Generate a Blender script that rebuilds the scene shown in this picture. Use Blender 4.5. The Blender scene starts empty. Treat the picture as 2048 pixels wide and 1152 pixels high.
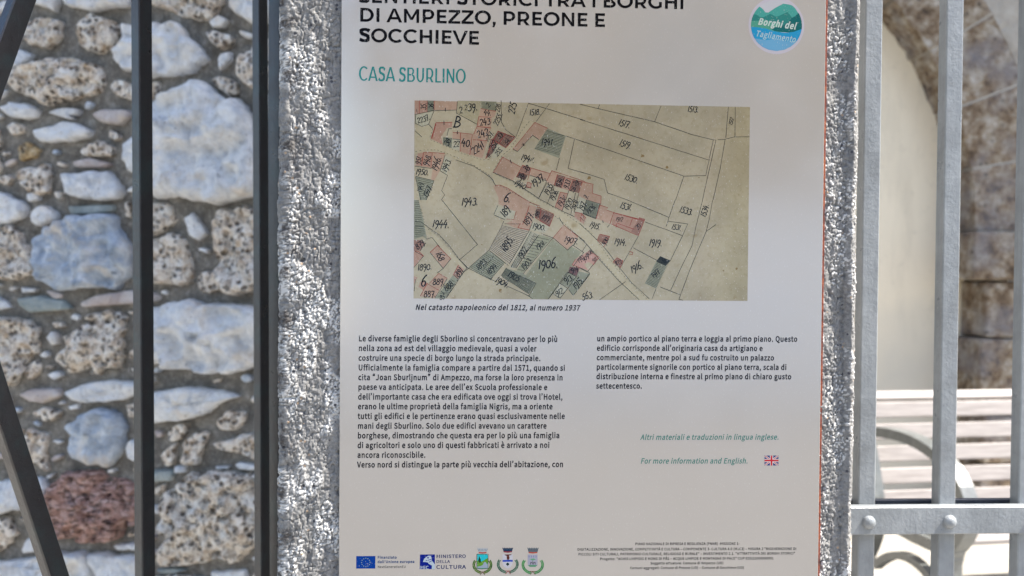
import bpy, math, random
import numpy as np
from mathutils import Vector, Matrix
from mathutils.geometry import tessellate_polygon
random.seed(7)
S = bpy.context.scene
COL = S.collection
rad = math.radians

# ------------------------------------------------------------------ camera, sky, sun
EYE = Vector((0.0, -0.69, 1.40))
FPX = 1600.0                      # focal length for a frame 2048 wide
def _rot(y, p, r):
    cy, sy, cp, sp, cr, sr = math.cos(y), math.sin(y), math.cos(p), math.sin(p), math.cos(r), math.sin(r)
    B = Matrix(((1, 0, 0), (0, 0, -1), (0, 1, 0)))
    Ry = Matrix(((cy, 0, sy), (0, 1, 0), (-sy, 0, cy)))
    Rx = Matrix(((1, 0, 0), (0, cp, -sp), (0, sp, cp)))
    Rz = Matrix(((cr, -sr, 0), (sr, cr, 0), (0, 0, 1)))
    return Rz @ Rx @ Ry @ B
MV = _rot(rad(-2.79425), rad(0.89525), rad(0.45799))     # rows: right, down, forward
MT = MV.transposed()
cam = bpy.data.cameras.new('camera')
cam.sensor_width = 36
cam.lens = FPX / 2048 * 36
cam.clip_start = 0.02
cam.clip_end = 400
cam.dof.use_dof = True
cam.dof.focus_distance = 0.70
cam.dof.aperture_fstop = 6.8
camo = bpy.data.objects.new('camera', cam)
COL.objects.link(camo)
r3 = Matrix((MV[0], -MV[1], -MV[2])).transposed()
camo.matrix_world = Matrix.Translation(EYE) @ r3.to_4x4()
S.camera = camo

SUN = Vector((0.57, -0.095, 0.81)).normalized()
W = bpy.data.worlds.new("World")
S.world = W
W.use_nodes = True
nt = W.node_tree
sk = nt.nodes.new('ShaderNodeTexSky')
sk.sky_type = 'NISHITA'
sk.sun_disc = False
sk.sun_elevation = math.asin(SUN.z)
sk.sun_rotation = math.atan2(SUN.x, SUN.y)
sk.air_density = 1.0
sk.dust_density = 1.5
nt.links.new(sk.outputs[0], nt.nodes['Background'].inputs[0])
nt.nodes['Background'].inputs[1].default_value = 0.13
sl = bpy.data.lights.new('sun', 'SUN')
sl.energy = 4.8
sl.angle = rad(0.53)
sl.color = (1.0, 0.94, 0.85)
so = bpy.data.objects.new('sun', sl)
COL.objects.link(so)
so.rotation_euler = SUN.to_track_quat('Z', 'Y').to_euler()
so.location = (3, -1, 6)
S.view_settings.view_transform = 'Standard'
S.view_settings.look = 'None'
S.view_settings.gamma = 1
S.view_settings.exposure = 1.45
S.view_settings.use_curve_mapping = False

# ------------------------------------------------------------------ measuring helpers
def ray(u, v):
    return MT @ Vector(((u - 1024) / FPX, (v - 576) / FPX, 1))
def at_y(u, v, y):                       # the surveyed point on the vertical plane at depth y
    d = ray(u, v)
    return EYE + d * ((y - EYE.y) / d.y)
def at_plane(u, v, p, n):
    d = ray(u, v)
    return EYE + d * ((p - EYE).dot(n) / d.dot(n))
def sheet(u, v):                         # panel coordinates: metres right and up on the sheet
    p = at_y(u, v, 0.0)
    return Vector((p.x, p.z))

# ------------------------------------------------------------------ object helpers
def empty(name, loc, label, cat, group=None):
    o = bpy.data.objects.new(name, None)
    o.empty_display_size = 0.05
    COL.objects.link(o)
    o.location = loc
    o['label'] = label
    o['category'] = cat
    if group: o['group'] = group
    return o
def root_loc(o):
    v = Vector(o.location)
    while o.parent:
        o = o.parent
        v += o.location
    return v
def mobj(name, V, F, mats, parent=None, smooth=False, fm=None, origin=None):
    """a mesh from world coordinates; the origin is moved to `origin` (default: middle of the shape)"""
    A = np.array([tuple(v) for v in V], dtype=float) if not isinstance(V, np.ndarray) else V
    o0 = Vector(origin) if origin is not None else Vector(((A.max(0) + A.min(0)) / 2).tolist())
    A = A - np.array(o0)
    me = bpy.data.meshes.new(name)
    if isinstance(F, np.ndarray):
        nf, k = F.shape
        me.vertices.add(len(A)); me.vertices.foreach_set('co', A.astype(np.float32).ravel())
        me.loops.add(nf * k); me.loops.foreach_set('vertex_index', F.astype(np.int32).ravel())
        me.polygons.add(nf)
        me.polygons.foreach_set('loop_start', np.arange(0, nf * k, k, dtype=np.int32))
        me.polygons.foreach_set('loop_total', np.full(nf, k, dtype=np.int32))
        me.update(calc_edges=True)
    else:
        me.from_pydata([tuple(a) for a in A], [], F)
        me.update()
    for m in (mats if isinstance(mats, (list, tuple)) else [mats]):
        me.materials.append(m)
    if fm is not None: me.polygons.foreach_set('material_index', fm)
    if smooth: me.polygons.foreach_set('use_smooth', [True] * len(me.polygons))
    me.update()
    o = bpy.data.objects.new(name, me)
    COL.objects.link(o)
    if parent:
        o.parent = parent
        o.location = o0 - root_loc(parent)
    else:
        o.location = o0
    return o
def frame_box(c, ax, ay, az, hx, hy, hz, bev=0.0):
    """a box with chamfered edges in any frame; returns V, F"""
    ax, ay, az = Vector(ax).normalized(), Vector(ay).normalized(), Vector(az).normalized()
    c = Vector(c)
    if bev <= 0:
        V = [c + ax * (sx * hx) + ay * (sy * hy) + az * (sz * hz) for sz in (-1, 1) for sy in (-1, 1) for sx in (-1, 1)]
        return V, [(0, 2, 3, 1), (4, 5, 7, 6), (0, 1, 5, 4), (2, 6, 7, 3), (0, 4, 6, 2), (1, 3, 7, 5)]
    b = bev
    V = []
    idx = {}
    for sx in (-1, 1):
        for sy in (-1, 1):
            for sz in (-1, 1):
                for k, (dx, dy, dz) in enumerate(((0, b, b), (b, 0, b), (b, b, 0))):
                    idx[(sx, sy, sz, k)] = len(V)
                    V.append(c + ax * sx * (hx - dx) + ay * sy * (hy - dy) + az * sz * (hz - dz))
    F = []
    def q(*k): F.append(tuple(idx[i] for i in k))
    for s in (-1, 1):
        q((s, -1, -1, 0), (s, 1, -1, 0), (s, 1, 1, 0), (s, -1, 1, 0))
        q((-1, s, -1, 1), (-1, s, 1, 1), (1, s, 1, 1), (1, s, -1, 1))
        q((-1, -1, s, 2), (1, -1, s, 2), (1, 1, s, 2), (-1, 1, s, 2))
        for t in (-1, 1):
            q((s, t, -1, 0), (s, t, 1, 0), (s, t, 1, 1), (s, t, -1, 1))
            q((s, -1, t, 0), (s, 1, t, 0), (s, 1, t, 2), (s, -1, t, 2))
            q((-1, s, t, 1), (1, s, t, 1), (1, s, t, 2), (-1, s, t, 2))
            for w in (-1, 1):
                q((s, t, w, 0), (s, t, w, 1), (s, t, w, 2))
    # outward orientation
    out = []
    for f in F:
        n = (V[f[1]] - V[f[0]]).cross(V[f[2]] - V[f[0]])
        m = sum((V[i] for i in f), Vector()) / len(f)
        out.append(f if n.dot(m - c) > 0 else tuple(reversed(f)))
    return V, out
def box(name, lo, hi, mat, parent=None, bev=0.0):
    lo, hi = Vector(lo), Vector(hi)
    V, F = frame_box((lo + hi) / 2, (1, 0, 0), (0, 1, 0), (0, 0, 1), *((hi - lo) / 2), bev)
    return mobj(name, V, F, mat, parent)
def beam(name, a, b, side, w, h, mat, parent, bev=0.001):
    """a bar from a to b, w wide along `side`, h thick across"""
    a, b, side = Vector(a), Vector(b), Vector(side)
    ax = (b - a).normalized()
    sy = (side - ax * side.dot(ax)).normalized()
    V, F = frame_box((a + b) / 2, ax, sy, ax.cross(sy), (b - a).length / 2, w / 2, h / 2, bev)
    return mobj(name, V, F, mat, parent)

# ------------------------------------------------------------------ materials
def lin(r, g, b, k=1.0):
    f = lambda c: (c / 255 / 12.92) if c <= 10 else ((c / 255 + 0.055) / 1.055) ** 2.4
    return (min(1, f(r) * k), min(1, f(g) * k), min(1, f(b) * k), 1)
class NT:
    def __init__(self, name):
        self.m = bpy.data.materials.new(name)
        self.m.use_nodes = True
        self.t = self.m.node_tree
        self.b = self.t.nodes['Principled BSDF']
        g = self.t.nodes.new('ShaderNodeNewGeometry')
        self.pos = g.outputs['Position']
    def n(self, kind, **kw):
        x = self.t.nodes.new(kind)
        for k, v in kw.items(): setattr(x, k, v)
        return x
    def link(self, a, b): self.t.links.new(a, b)
    def scaled(self, s):
        x = self.n('ShaderNodeVectorMath', operation='MULTIPLY')
        self.link(self.pos, x.inputs[0]); x.inputs[1].default_value = s
        return x.outputs[0]
    def noise(self, scale, detail=4, rough=0.55, vec=None, dist=0.0):
        x = self.n('ShaderNodeTexNoise')
        x.inputs['Scale'].default_value = scale; x.inputs['Detail'].default_value = detail
        x.inputs['Roughness'].default_value = rough; x.inputs['Distortion'].default_value = dist
        self.link(vec or self.pos, x.inputs['Vector'])
        return x.outputs['Fac']
    def voro(self, scale, out='Distance', feature='F1', vec=None, rnd=1.0):
        x = self.n('ShaderNodeTexVoronoi', feature=feature)
        x.inputs['Scale'].default_value = scale; x.inputs['Randomness'].default_value = rnd
        self.link(vec or self.pos, x.inputs['Vector'])
        return x.outputs[out]
    def ramp(self, fac, stops, interp='LINEAR'):
        x = self.n('ShaderNodeValToRGB')
        x.color_ramp.interpolation = interp
        e = x.color_ramp.elements
        while len(e) < len(stops): e.new(0.5)
        for el, (p, c) in zip(e, stops):
            el.position = p; el.color = c if len(c) == 4 else (*c, 1)
        self.link(fac, x.inputs['Fac'])
        return x.outputs['Color']
    def step(self, fac, lo, hi, a=0.0, b=1.0):
        x = self.n('ShaderNodeMapRange')
        x.inputs['From Min'].default_value = lo; x.inputs['From Max'].default_value = hi
        x.inputs['To Min'].default_value = a; x.inputs['To Max'].default_value = b
        self.link(fac, x.inputs['Value'])
        return x.outputs['Result']
    def mix(self, fac, a, b, mode='MIX'):
        x = self.n('ShaderNodeMix', data_type='RGBA', blend_type=mode)
        for s, v in ((0, fac), (6, a), (7, b)):
            if isinstance(v, (int, float)): x.inputs[s].default_value = v
            elif isinstance(v, tuple): x.inputs[s].default_value = v
            else: self.link(v, x.inputs[s])
        return x.outputs[2]
    def math(self, op, a, b):
        x = self.n('ShaderNodeMath', operation=op)
        for s, v in ((0, a), (1, b)):
            if isinstance(v, (int, float)): x.inputs[s].default_value = v
            else: self.link(v, x.inputs[s])
        return x.outputs[0]
    def col(self, v):
        if isinstance(v, tuple): self.b.inputs['Base Color'].default_value = v
        else: self.link(v, self.b.inputs['Base Color'])
    def rough(self, v):
        if isinstance(v, (int, float)): self.b.inputs['Roughness'].default_value = v
        else: self.link(v, self.b.inputs['Roughness'])
    def bump(self, h, dist, strength=1.0, prev=None):
        x = self.n('ShaderNodeBump')
        x.inputs['Distance'].default_value = dist; x.inputs['Strength'].default_value = strength
        self.link(h, x.inputs['Height'])
        if prev is not None: self.link(prev, x.inputs['Normal'])
        self.link(x.outputs[0], self.b.inputs['Normal'])
        return x.outputs[0]
    def set(self, **kw):
        for k, v in kw.items(): self.b.inputs[k].default_value = v
        return self

# print colours: what a printed patch looks like under the same film as the white sheet
_pm = {}
def ink(r, g, b, mottle=0.0):
    key = (r, g, b, mottle)
    if key in _pm: return _pm[key]
    M = NT('printed_ink_%d_%d_%d' % (r, g, b))
    base = lin(r, g, b, 1.19)
    base = (min(1, base[0] * 1.03), base[1], base[2] * 0.90, 1)
    c = base
    if mottle:
        big = M.noise(22, 3, 0.6)
        c = M.mix(M.step(big, 0.35, 0.7), c, tuple(x * (1 - mottle) for x in base[:3]) + (1,))
        fine = M.noise(260, 4, 0.65)
        c = M.mix(M.step(fine, 0.5, 0.75, 0, 0.55), c, (base[0] * .62, base[1] * .54, base[2] * .40, 1))
        spot = M.noise(75, 1, 0.5)
        c = M.mix(M.step(spot, 0.70, 0.78, 0, 0.5), c, (base[0] * .55, base[1] * .42, base[2] * .25, 1))
    # dust and grit stuck on the film, its sparkle painted in as pale colour
    cell = M.voro(640)
    keep = M.noise(130, 3, 0.75)
    d = M.math('MULTIPLY', M.step(cell, 0.26, 0.12), M.step(keep, 0.46, 0.64))
    st = M.scaled((1100, 1100, 460))
    dash = M.step(M.noise(1.0, 0, 0.5, st), 0.745, 0.78)
    d = M.math('MAXIMUM', M.math('MULTIPLY', d, 0.55), M.math('MULTIPLY', dash, 0.6))
    M.col(M.mix(d, c, (0.88, 0.86, 0.82, 1)))
    M.rough(M.step(M.noise(14, 4, 0.6), 0.3, 0.7, 0.15, 0.24))
    M.bump(M.noise(700, 3, 0.6), 0.00002, 0.35)
    M.set(**{'IOR': 1.5, 'Metallic': 0.68})
    _pm[key] = M.m
    return M.m
PI = math.pi
# ------------------------------------------------------------------ ground
M = NT('sunlit_paving')
M.col(M.ramp(M.noise(9, 8, 0.6), [(0.3, (0.30, 0.28, 0.25)), (0.7, (0.42, 0.40, 0.36))]))
M.rough(0.9); M.bump(M.noise(60, 5), 0.004, 0.5)
g = mobj('ground', [(-60, -60, 0), (60, -60, 0), (60, 60, 0), (-60, 60, 0)], [(0, 1, 2, 3)], M.m)
g['kind'] = 'structure'

M = NT('added_asphalt')
M.col(M.ramp(M.noise(40, 8, .7), [(0.3, (0.045, 0.045, 0.045)), (0.7, (0.085, 0.082, 0.078))])); M.rough(.92); M.bump(M.noise(300, 3), .002, .6)
st_ = mobj('road', [(-60, -8.2, .004), (60, -8.2, .004), (60, -1.5, .004), (-60, -1.5, .004)], [(0, 1, 2, 3)], M.m)  # unseen dark road added so the foot of the board mirrors darker
st_['kind'] = 'structure'
# ------------------------------------------------------------------ concrete pillar
def vnoise(x, y, seed):
    r = np.random.RandomState(seed).rand(256, 256)
    xi = np.floor(x).astype(int); yi = np.floor(y).astype(int)
    fx = x - xi; fy = y - yi
    fx = fx * fx * (3 - 2 * fx); fy = fy * fy * (3 - 2 * fy)
    a = r[xi % 256, yi % 256]; b = r[(xi + 1) % 256, yi % 256]; c = r[xi % 256, (yi + 1) % 256]; d = r[(xi + 1) % 256, (yi + 1) % 256]
    return a * (1 - fx) * (1 - fy) + b * fx * (1 - fy) + c * (1 - fx) * fy + d * fx * fy - 0.5
PX0, PX1, PY0, PY1 = -0.1632, 0.3422, 0.0036, 0.5200
def pillar():
    t = empty('concrete_pillar', (0.09, 0.26, 0), 'rough grey concrete gatepost with exposed gravel that carries the information board', 'pillar')
    rc = 0.006; rr = 0.011
    # cross-section by arc length, finer where the bare concrete shows
    xs = np.concatenate([np.arange(PX0 + rc, -0.1085, 0.00062), np.arange(-0.1085, 0.303, 0.012), np.arange(0.303, PX1 - rr, 0.00062)])
    pts = []; nor = []
    def add(x, y, nx, ny): pts.append((x, y)); nor.append((nx, ny))
    for y in np.arange(PY1, PY0 + 0.05, -0.02): add(PX0, y, -1, 0)
    for y in np.arange(PY0 + 0.048, PY0 + rc, -0.002): add(PX0, y, -1, 0)
    for k in range(1, 8):
        a = PI + PI / 2 * k / 8; add(PX0 + rc + rc * math.cos(a), PY0 + rc + rc * math.sin(a), math.cos(a), math.sin(a))
    for x in xs: add(x, PY0, 0, -1)
    for k in range(1, 24):
        a = 1.5 * PI + PI / 2 * k / 24; add(PX1 - rr + rr * math.cos(a), PY0 + rr + rr * math.sin(a), math.cos(a), math.sin(a))
    for y in np.arange(PY0 + rr, PY0 + 0.048, 0.0015): add(PX1, y, 1, 0)
    for y in np.arange(PY0 + 0.06, PY1 + .001, 0.02): add(PX1, y, 1, 0)
    P = np.array(pts); N = np.array(nor)
    zs = np.concatenate([np.arange(0, 1.08, 0.02), np.arange(1.08, 1.70, 0.00072), np.arange(1.70, 2.41, 0.02)])
    s = np.concatenate([[0], np.cumsum(np.hypot(*(P[1:] - P[:-1]).T))])
    Sg, Zg = np.meshgrid(s, zs)
    H = np.zeros_like(Sg)
    for f, a, sd in ((14, .0012, 1), (38, .0010, 2), (95, .0010, 3), (230, .0010, 4), (560, .0009, 5), (1300, .0007, 6)):
        H += a * vnoise(Sg * f * 1.15, Zg * f * (0.7 if f < 300 else 1), sd)
    # crusted patches of grit against smoother skin
    patch = np.clip((vnoise(Sg * 50, Zg * 28, 11) + vnoise(Sg * 130, Zg * 75, 12) * .9 + .12) * 3.5, 0, 1)
    # grains
    rs = np.random.RandomState(5)
    X = P[:, 0][None, :].repeat(len(zs), 0)
    GH = np.zeros_like(H)
    front = np.where((N[:, 1] < -0.3))[0]
    for (xa, xb, n) in ((PX0, -0.108, 42000), (0.303, PX1 + .004, 12000)):
        cols = np.where(((P[:, 0] >= xa - .002) & (P[:, 0] <= xb + .002) & (P[:, 1] < PY0 + .03)))[0]
        c0, c1 = cols[0], cols[-1]
        if xa > 0: c1 = np.where(P[:, 1] < PY0 + .03)[0][-1]
        else: c0 = np.where((P[:, 1] < PY0 + .03))[0][0]
        sa, sb = s[c0], s[c1]
        z0 = np.searchsorted(zs, 1.081)
        for k in range(n):
            cs = rs.uniform(sa, sb); cz = rs.uniform(1.09, 1.69)
            r = 0.0004 + 0.0010 * rs.rand() ** 2.5
            i0 = np.searchsorted(s, cs - r); i1 = np.searchsorted(s, cs + r)
            j0 = np.searchsorted(zs, cz - r); j1 = np.searchsorted(zs, cz + r)
            if i1 <= i0 or j1 <= j0: continue
            dd = ((s[i0:i1] - cs)[None, :] ** 2 + (zs[j0:j1] - cz)[:, None] ** 2) / (r * r)
            h = np.sqrt(np.clip(1 - dd, 0, 1)) * r * rs.uniform(.5, 1.2)
            GH[j0:j1, i0:i1] = np.maximum(GH[j0:j1, i0:i1], h)
    right = X > 0.29
    H += GH * np.where(right, patch * .55 + .35, (patch * .8 + .12) * np.clip((X - PX0 + .002) / .014, .25, 1))
    # crevices between the crumbs
    cv = .0015 * np.clip(np.abs(vnoise(Sg * 330, Zg * 260, 41)) * -1 + .09, 0, 1) * 8 * (vnoise(Sg * 70, Zg * 60, 42) > -.12)
    H -= cv
    crumb = np.clip(GH / .0006, 0, 1) * (patch * .8 + .2) - np.clip(cv / .001, 0, 1) * .6
    # pits
    H -= 0.0016 * np.clip(vnoise(Sg * 190, Zg * 170, 21) - .36, 0, 1) * 8
    # broad shape: the left margin rolls towards the light, the right one is dished behind a proud rim
    xl = np.clip((X - PX0) / .06, 0, 1)
    H += np.where(X < -0.10, LEFT_TILT * (1 - xl) , 0) * (N[:, 1] < -.3)[None, :]
    u = (X - 0.304) / (PX1 - 0.304)
    rim = np.clip((u - .72 + .10 * vnoise(Sg * 60, Zg * 60, 33)) / .12, 0, 1)
    dish = np.where((X > 0.304) & (N[:, 1] < -.9)[None, :], -RIGHT_DISH * np.clip(u, 0, 1) * (1 - rim), 0)
    dish = dish * (1 + .9 * vnoise(Sg * 22, Zg * 16, 31))
    H += dish
    V = np.stack([P[:, 0][None, :] + N[:, 0][None, :] * H, P[:, 1][None, :] + N[:, 1][None, :] * H, Zg], -1)
    # keep the part under the board flat
    under = (P[:, 0] > -0.1075) & (P[:, 0] < 0.3015) & (P[:, 1] < PY0 + .003)
    V[:, under, 1] = PY0
    nz, ns = H.shape
    idx = np.arange(nz * ns).reshape(nz, ns)
    F = np.stack([idx[:-1, :-1], idx[:-1, 1:], idx[1:, 1:], idx[1:, :-1]], -1).reshape(-1, 4)
    M = NT('old_concrete')
    c = M.ramp(M.noise(240, 6, 0.7), [(0.3, (0.145, 0.14, 0.135)), (0.5, (0.225, 0.22, 0.21)), (0.7, (0.36, 0.35, 0.33))])
    c = M.mix(M.step(M.noise(30, 4, .6), .35, .65, 0, .4), c, (0.20, 0.20, 0.205, 1))
    at_ = M.n('ShaderNodeAttribute'); at_.attribute_name = 'crumb'
    c = M.mix(M.step(at_.outputs['Fac'], .15, .9), c, (0.60, 0.59, 0.57, 1))  # sunlit whiteness of the crumbs put into the colour
    c = M.mix(M.step(at_.outputs['Fac'], -.1, -.6, 0, .6), c, (0.09, 0.09, 0.095, 1))  # dirt and shade in the crevices, both put into the colour
    cell = M.voro(230); cc = M.voro(230, 'Color')
    sep = M.n('ShaderNodeSeparateColor'); M.link(cc, sep.inputs[0])
    dark = M.math('MULTIPLY', M.step(cell, .34, .26), M.step(sep.outputs[0], .90, .91))
    c = M.mix(dark, c, (0.07, 0.07, 0.08, 1))
    tan = M.math('MULTIPLY', M.step(cell, .30, .24), M.step(sep.outputs[1], .94, .95))
    c = M.mix(tan, c, (0.42, 0.31, 0.22, 1))
    pit = M.math('MULTIPLY', M.step(M.voro(420), .20, .12), M.step(M.noise(60, 2), .45, .6))
    c = M.mix(pit, c, (0.08, 0.08, 0.09, 1))
    # black lichen on the left arris
    sx = M.n('ShaderNodeSeparateXYZ'); M.link(M.pos, sx.inputs[0])
    li = M.math('MULTIPLY', M.step(sx.outputs[0], -0.142, -0.158), M.step(M.noise(38, 6, .75), .50, .60))
    c = M.mix(M.math('MULTIPLY', li, .85), c, (0.045, 0.035, 0.03, 1))
    M.col(c); M.rough(0.92)
    M.bump(M.noise(1400, 4, .7), 0.0004, 0.7)
    sh_ = mobj('shaft', V.reshape(-1, 3), F, M.m, t, smooth=False)
    att = sh_.data.attributes.new('crumb', 'FLOAT', 'POINT')
    att.data.foreach_set('value', crumb.astype(np.float32).ravel())
    box('cap', (PX0 - .03, PY0 - .03, 2.405), (PX1 + .03, PY1 + .03, 2.47), M.m, t, .006)
LEFT_TILT, RIGHT_DISH = 0.0048, 0.0072
pillar()

# ------------------------------------------------------------------ iron
def iron(name, base, lo, hi, spec=.5):
    M = NT(name)
    c = M.ramp(M.noise(26, 6, .65), [(0.32, lo), (0.5, base), (0.72, hi)])
    c = M.mix(M.step(M.noise(160, 3, .6), .66, .72, 0, .35), c, tuple(x * 1.5 for x in base) + (1,))
    c = M.mix(M.step(M.noise(1, 5, .7, vec=M.scaled((420, 420, 14))), .50, .70, 0, .45), c, tuple(x * .62 for x in base) + (1,))
    c = M.mix(M.step(M.noise(55, 5, .75), .70, .73, 0, .8), c, (0.12, 0.06, 0.035, 1))
    M.col(c)
    M.rough(M.step(M.noise(40, 4), .3, .7, .26, .42))
    M.bump(M.noise(170, 5, .7), .0012, .6)
    M.set(**{'IOR': 1.75})
    return M.m
GATE = iron('dark_gate_paint', (0.036, 0.033, 0.033), (0.032, 0.026, 0.025), (0.034, 0.055, 0.055))
FENCE = iron('grey_fence_paint', (0.265, 0.285, 0.30), (0.215, 0.23, 0.24), (0.33, 0.35, 0.365))
FENCE_SHADE = iron('shaded_fence_paint', (0.03, 0.04, 0.06), (0.02, 0.025, 0.04), (0.05, 0.06, 0.08))  # shade on the rear rails put into a darker fence colour

# the gate leaf on the left, swung open towards the viewer
GK = 1.12
pA = EYE + ray(524.5, 576) * ((0.98 * 1.12))
pB = EYE + ray(289.5, 576) * ((0.80 * 1.12))
gd = Vector((pB.x - pA.x, pB.y - pA.y, 0)); gsp = gd.length; gd.normalize()
gn = Vector((gd.y, -gd.x, 0))
if gn.x < 0: gn = -gn
gate = empty('iron_gate', (pA.x, pA.y, 0), 'dark iron gate leaf with slanting braces, open left of the pillar', 'gate')
def up_line(u1, v1, u2, v2):
    a, b = at_plane(u1, v1, pA, gn), at_plane(u2, v2, pA, gn)
    return a, b
def bar_at(ua, va, ub, vb, nm='bar'):
    a, b = up_line(ua, va, ub, vb)
    m = (a + b) / 2
    d = (b - a) / (b.z - a.z)
    beam(nm, a + d * (0.55 - a.z), a + d * (2.12 - a.z), gn, .0108 * GK, .0176 * GK, GATE, gate, .0012)
bar_at(520.0, 0, 524.5, 1152)
bar_at(283.0, 0, 290.0, 1152)
Vx = at_plane(-140, 490, pA, gn)
def brace(u1, v1, u2, v2):
    a, b = up_line(u1, v1, u2, v2)
    d = (b - a).normalized()
    # from the apex to the upright
    tb = ((pB - Vx).dot(gd)) / d.dot(gd)
    t0 = (Vx - a).dot(gd) / d.dot(gd)
    t1 = (pB - a).dot(gd) / d.dot(gd)
    beam('brace', a + d * t0, a + d * (t1 - .002), gn, .0100 * GK, .0178 * GK, GATE, gate, .0012)
brace(43.5, 0, -11, 150)
brace(-12, 775, 112, 1152)
for z in (0.54, 2.13):
    a = pA - gd * .04; b = Vx + gd * .03
    beam('rail', Vector((a.x, a.y, z)), Vector((b.x, b.y, z)), gn, .012, .03, GATE, gate, .001)
a = Vx + gd * .02
beam('stile', Vector((a.x, a.y, .53)), Vector((a.x, a.y, 2.14)), gn, .02, .02, GATE, gate, .001)
a = pA - gd * .035
beam('stile', Vector((a.x, a.y, .0)), Vector((a.x, a.y, 2.16)), gn, .02, .02, GATE, gate, .001)

# the fence on the right
FY = 0.20
fence = empty('iron_fence', (0.8, FY, 0), 'grey painted iron fence of upright bars with a riveted flat rail, right of the pillar', 'fence')
def fx(u, v, y=FY): return at_y(u, v, y)
pa, pb = fx(1747, 0), fx(1734, 1152)
b1 = fx(1913, 0), fx(1891, 1152)
sp = 0.5 * ((b1[0].x - pa.x) + (b1[1].x - pb.x))
bars = []
for k in range(10):
    x = 0.5 * (pa.x + pb.x) + sp * k
    bx = box('bar', (x - .0098, FY, .12), (x + .0098, FY + .0165, 2.05), FENCE, fence, .0011)
    if k: bars.append(bx)
zt, zb = fx(1800, 1014, FY - .012).z, fx(1800, 1069, FY - .012).z
x0 = PX1 + .001; x1 = 0.5 * (pa.x + pb.x) + sp * 9.6
rails = []
for (z0, z1) in ((zb, zt), (1.92, 1.92 + zt - zb), (0.2, .2 + zt - zb)):
    rl = box('rail', (x0, FY - .0125, z0), (x1, FY - .0005, z1), FENCE, fence, .0008)
    rails.append(rl)
    box('rail', (x0, FY + .017, z0), (x1, FY + .0235, z1), FENCE_SHADE, fence, .0008)
    zc = fx(1738, 1045, FY - .013).z if z0 == zb else (z0 + z1) / 2
    for k in range(10):
        x = 0.5 * (pa.x + pb.x) + sp * k
        if k < 2 and z0 == zb: x = fx((1738, 1899.5)[k], 1044, FY - .013).x
        V = []; F = []
        R = .0078; n = 20
        for i in range(6):
            el = PI / 2 * i / 6
            for j in range(n):
                a = 2 * PI * j / n
                V.append((x + R * math.cos(el) * math.cos(a), FY - .0126 - R * .72 * math.sin(el), zc + R * math.cos(el) * math.sin(a)))
        V.append((x, FY - .0126 - R * .72, zc))
        for i in range(5):
            for j in range(n): F.append((i * n + j, i * n + (j + 1) % n, (i + 1) * n + (j + 1) % n, (i + 1) * n + j))
        for j in range(n): F.append((5 * n + j, 5 * n + (j + 1) % n, 6 * n))
        mobj('rivet', V, F, FENCE, rl, smooth=True)

# ------------------------------------------------------------------ rubble stone wall on the left
wn = Vector((-0.26, -0.966, 0)).normalized()          # faces the street, turned a little away from the sun
wc = at_y(300, 576, 1.50)
wu = Vector((-wn.y, wn.x, 0)); 
if wu.x < 0: wu = -wu
PI = math.pi
stone_wall = empty('stone_wall', (wc.x, wc.y, 0), 'rubble stone wall of pale limestone and porous tufa set in grey mortar behind the gate', 'stone wall')
def on_wall(u, v): return at_plane(u, v, wc, wn)
def w2(p): return ((p - wc).dot(wu), p.z)
def w3(s, z, h): return Vector((wc.x, wc.y, 0)) + wu * s + Vector((0, 0, z)) + wn * h
M = NT('grey_lime_mortar')
c = M.ramp(M.noise(30, 9, .76), [(0.34, (0.12, 0.11, 0.093)), (0.5, (0.21, 0.19, 0.163)), (0.66, (0.38, 0.35, 0.30))])
c = M.mix(M.step(M.noise(120, 4, .75), .56, .66, 0, .6), c, (0.42, 0.41, 0.39, 1))
M.col(c); M.rough(.95); M.bump(M.noise(110, 7, .72), .009, 1.0)
MORTAR = M.m
# mortar bed: a slab with an uneven face
ns_, nz_ = 330, 300
sg, zg = np.meshgrid(np.linspace(-2.6, 1.5, ns_), np.linspace(0, 3.0, nz_))
hh = .010 * vnoise(sg * 9 + 40, zg * 9, 51) + .009 * vnoise(sg * 24 + 90, zg * 24, 52) + .007 * vnoise(sg * 55 + 60, zg * 55, 53)
base = np.array((wc.x, wc.y, 0))
V = base + sg[..., None] * np.array(wu) + zg[..., None] * np.array((0, 0, 1)) + hh[..., None] * np.array(wn)
V = V.reshape(-1, 3)
idx = np.arange(ns_ * nz_).reshape(nz_, ns_)
F = np.stack([idx[:-1, :-1], idx[:-1, 1:], idx[1:, 1:], idx[1:, :-1]], -1).reshape(-1, 4)
mobj('mortar_bed', V, F, MORTAR, stone_wall, smooth=True)
c0 = w3(-.55, 1.5, -.22)
V, F = frame_box(c0, wu, wn, (0, 0, 1), 2.05, .20, 1.5)
mobj('wall_core', V, F, MORTAR, stone_wall)
V, F = frame_box(w3(-.55, 3.05, -.2), wu, wn, (0, 0, 1), 2.1, .26, .05, .01)
mobj('coping', V, F, MORTAR, stone_wall)

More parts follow.
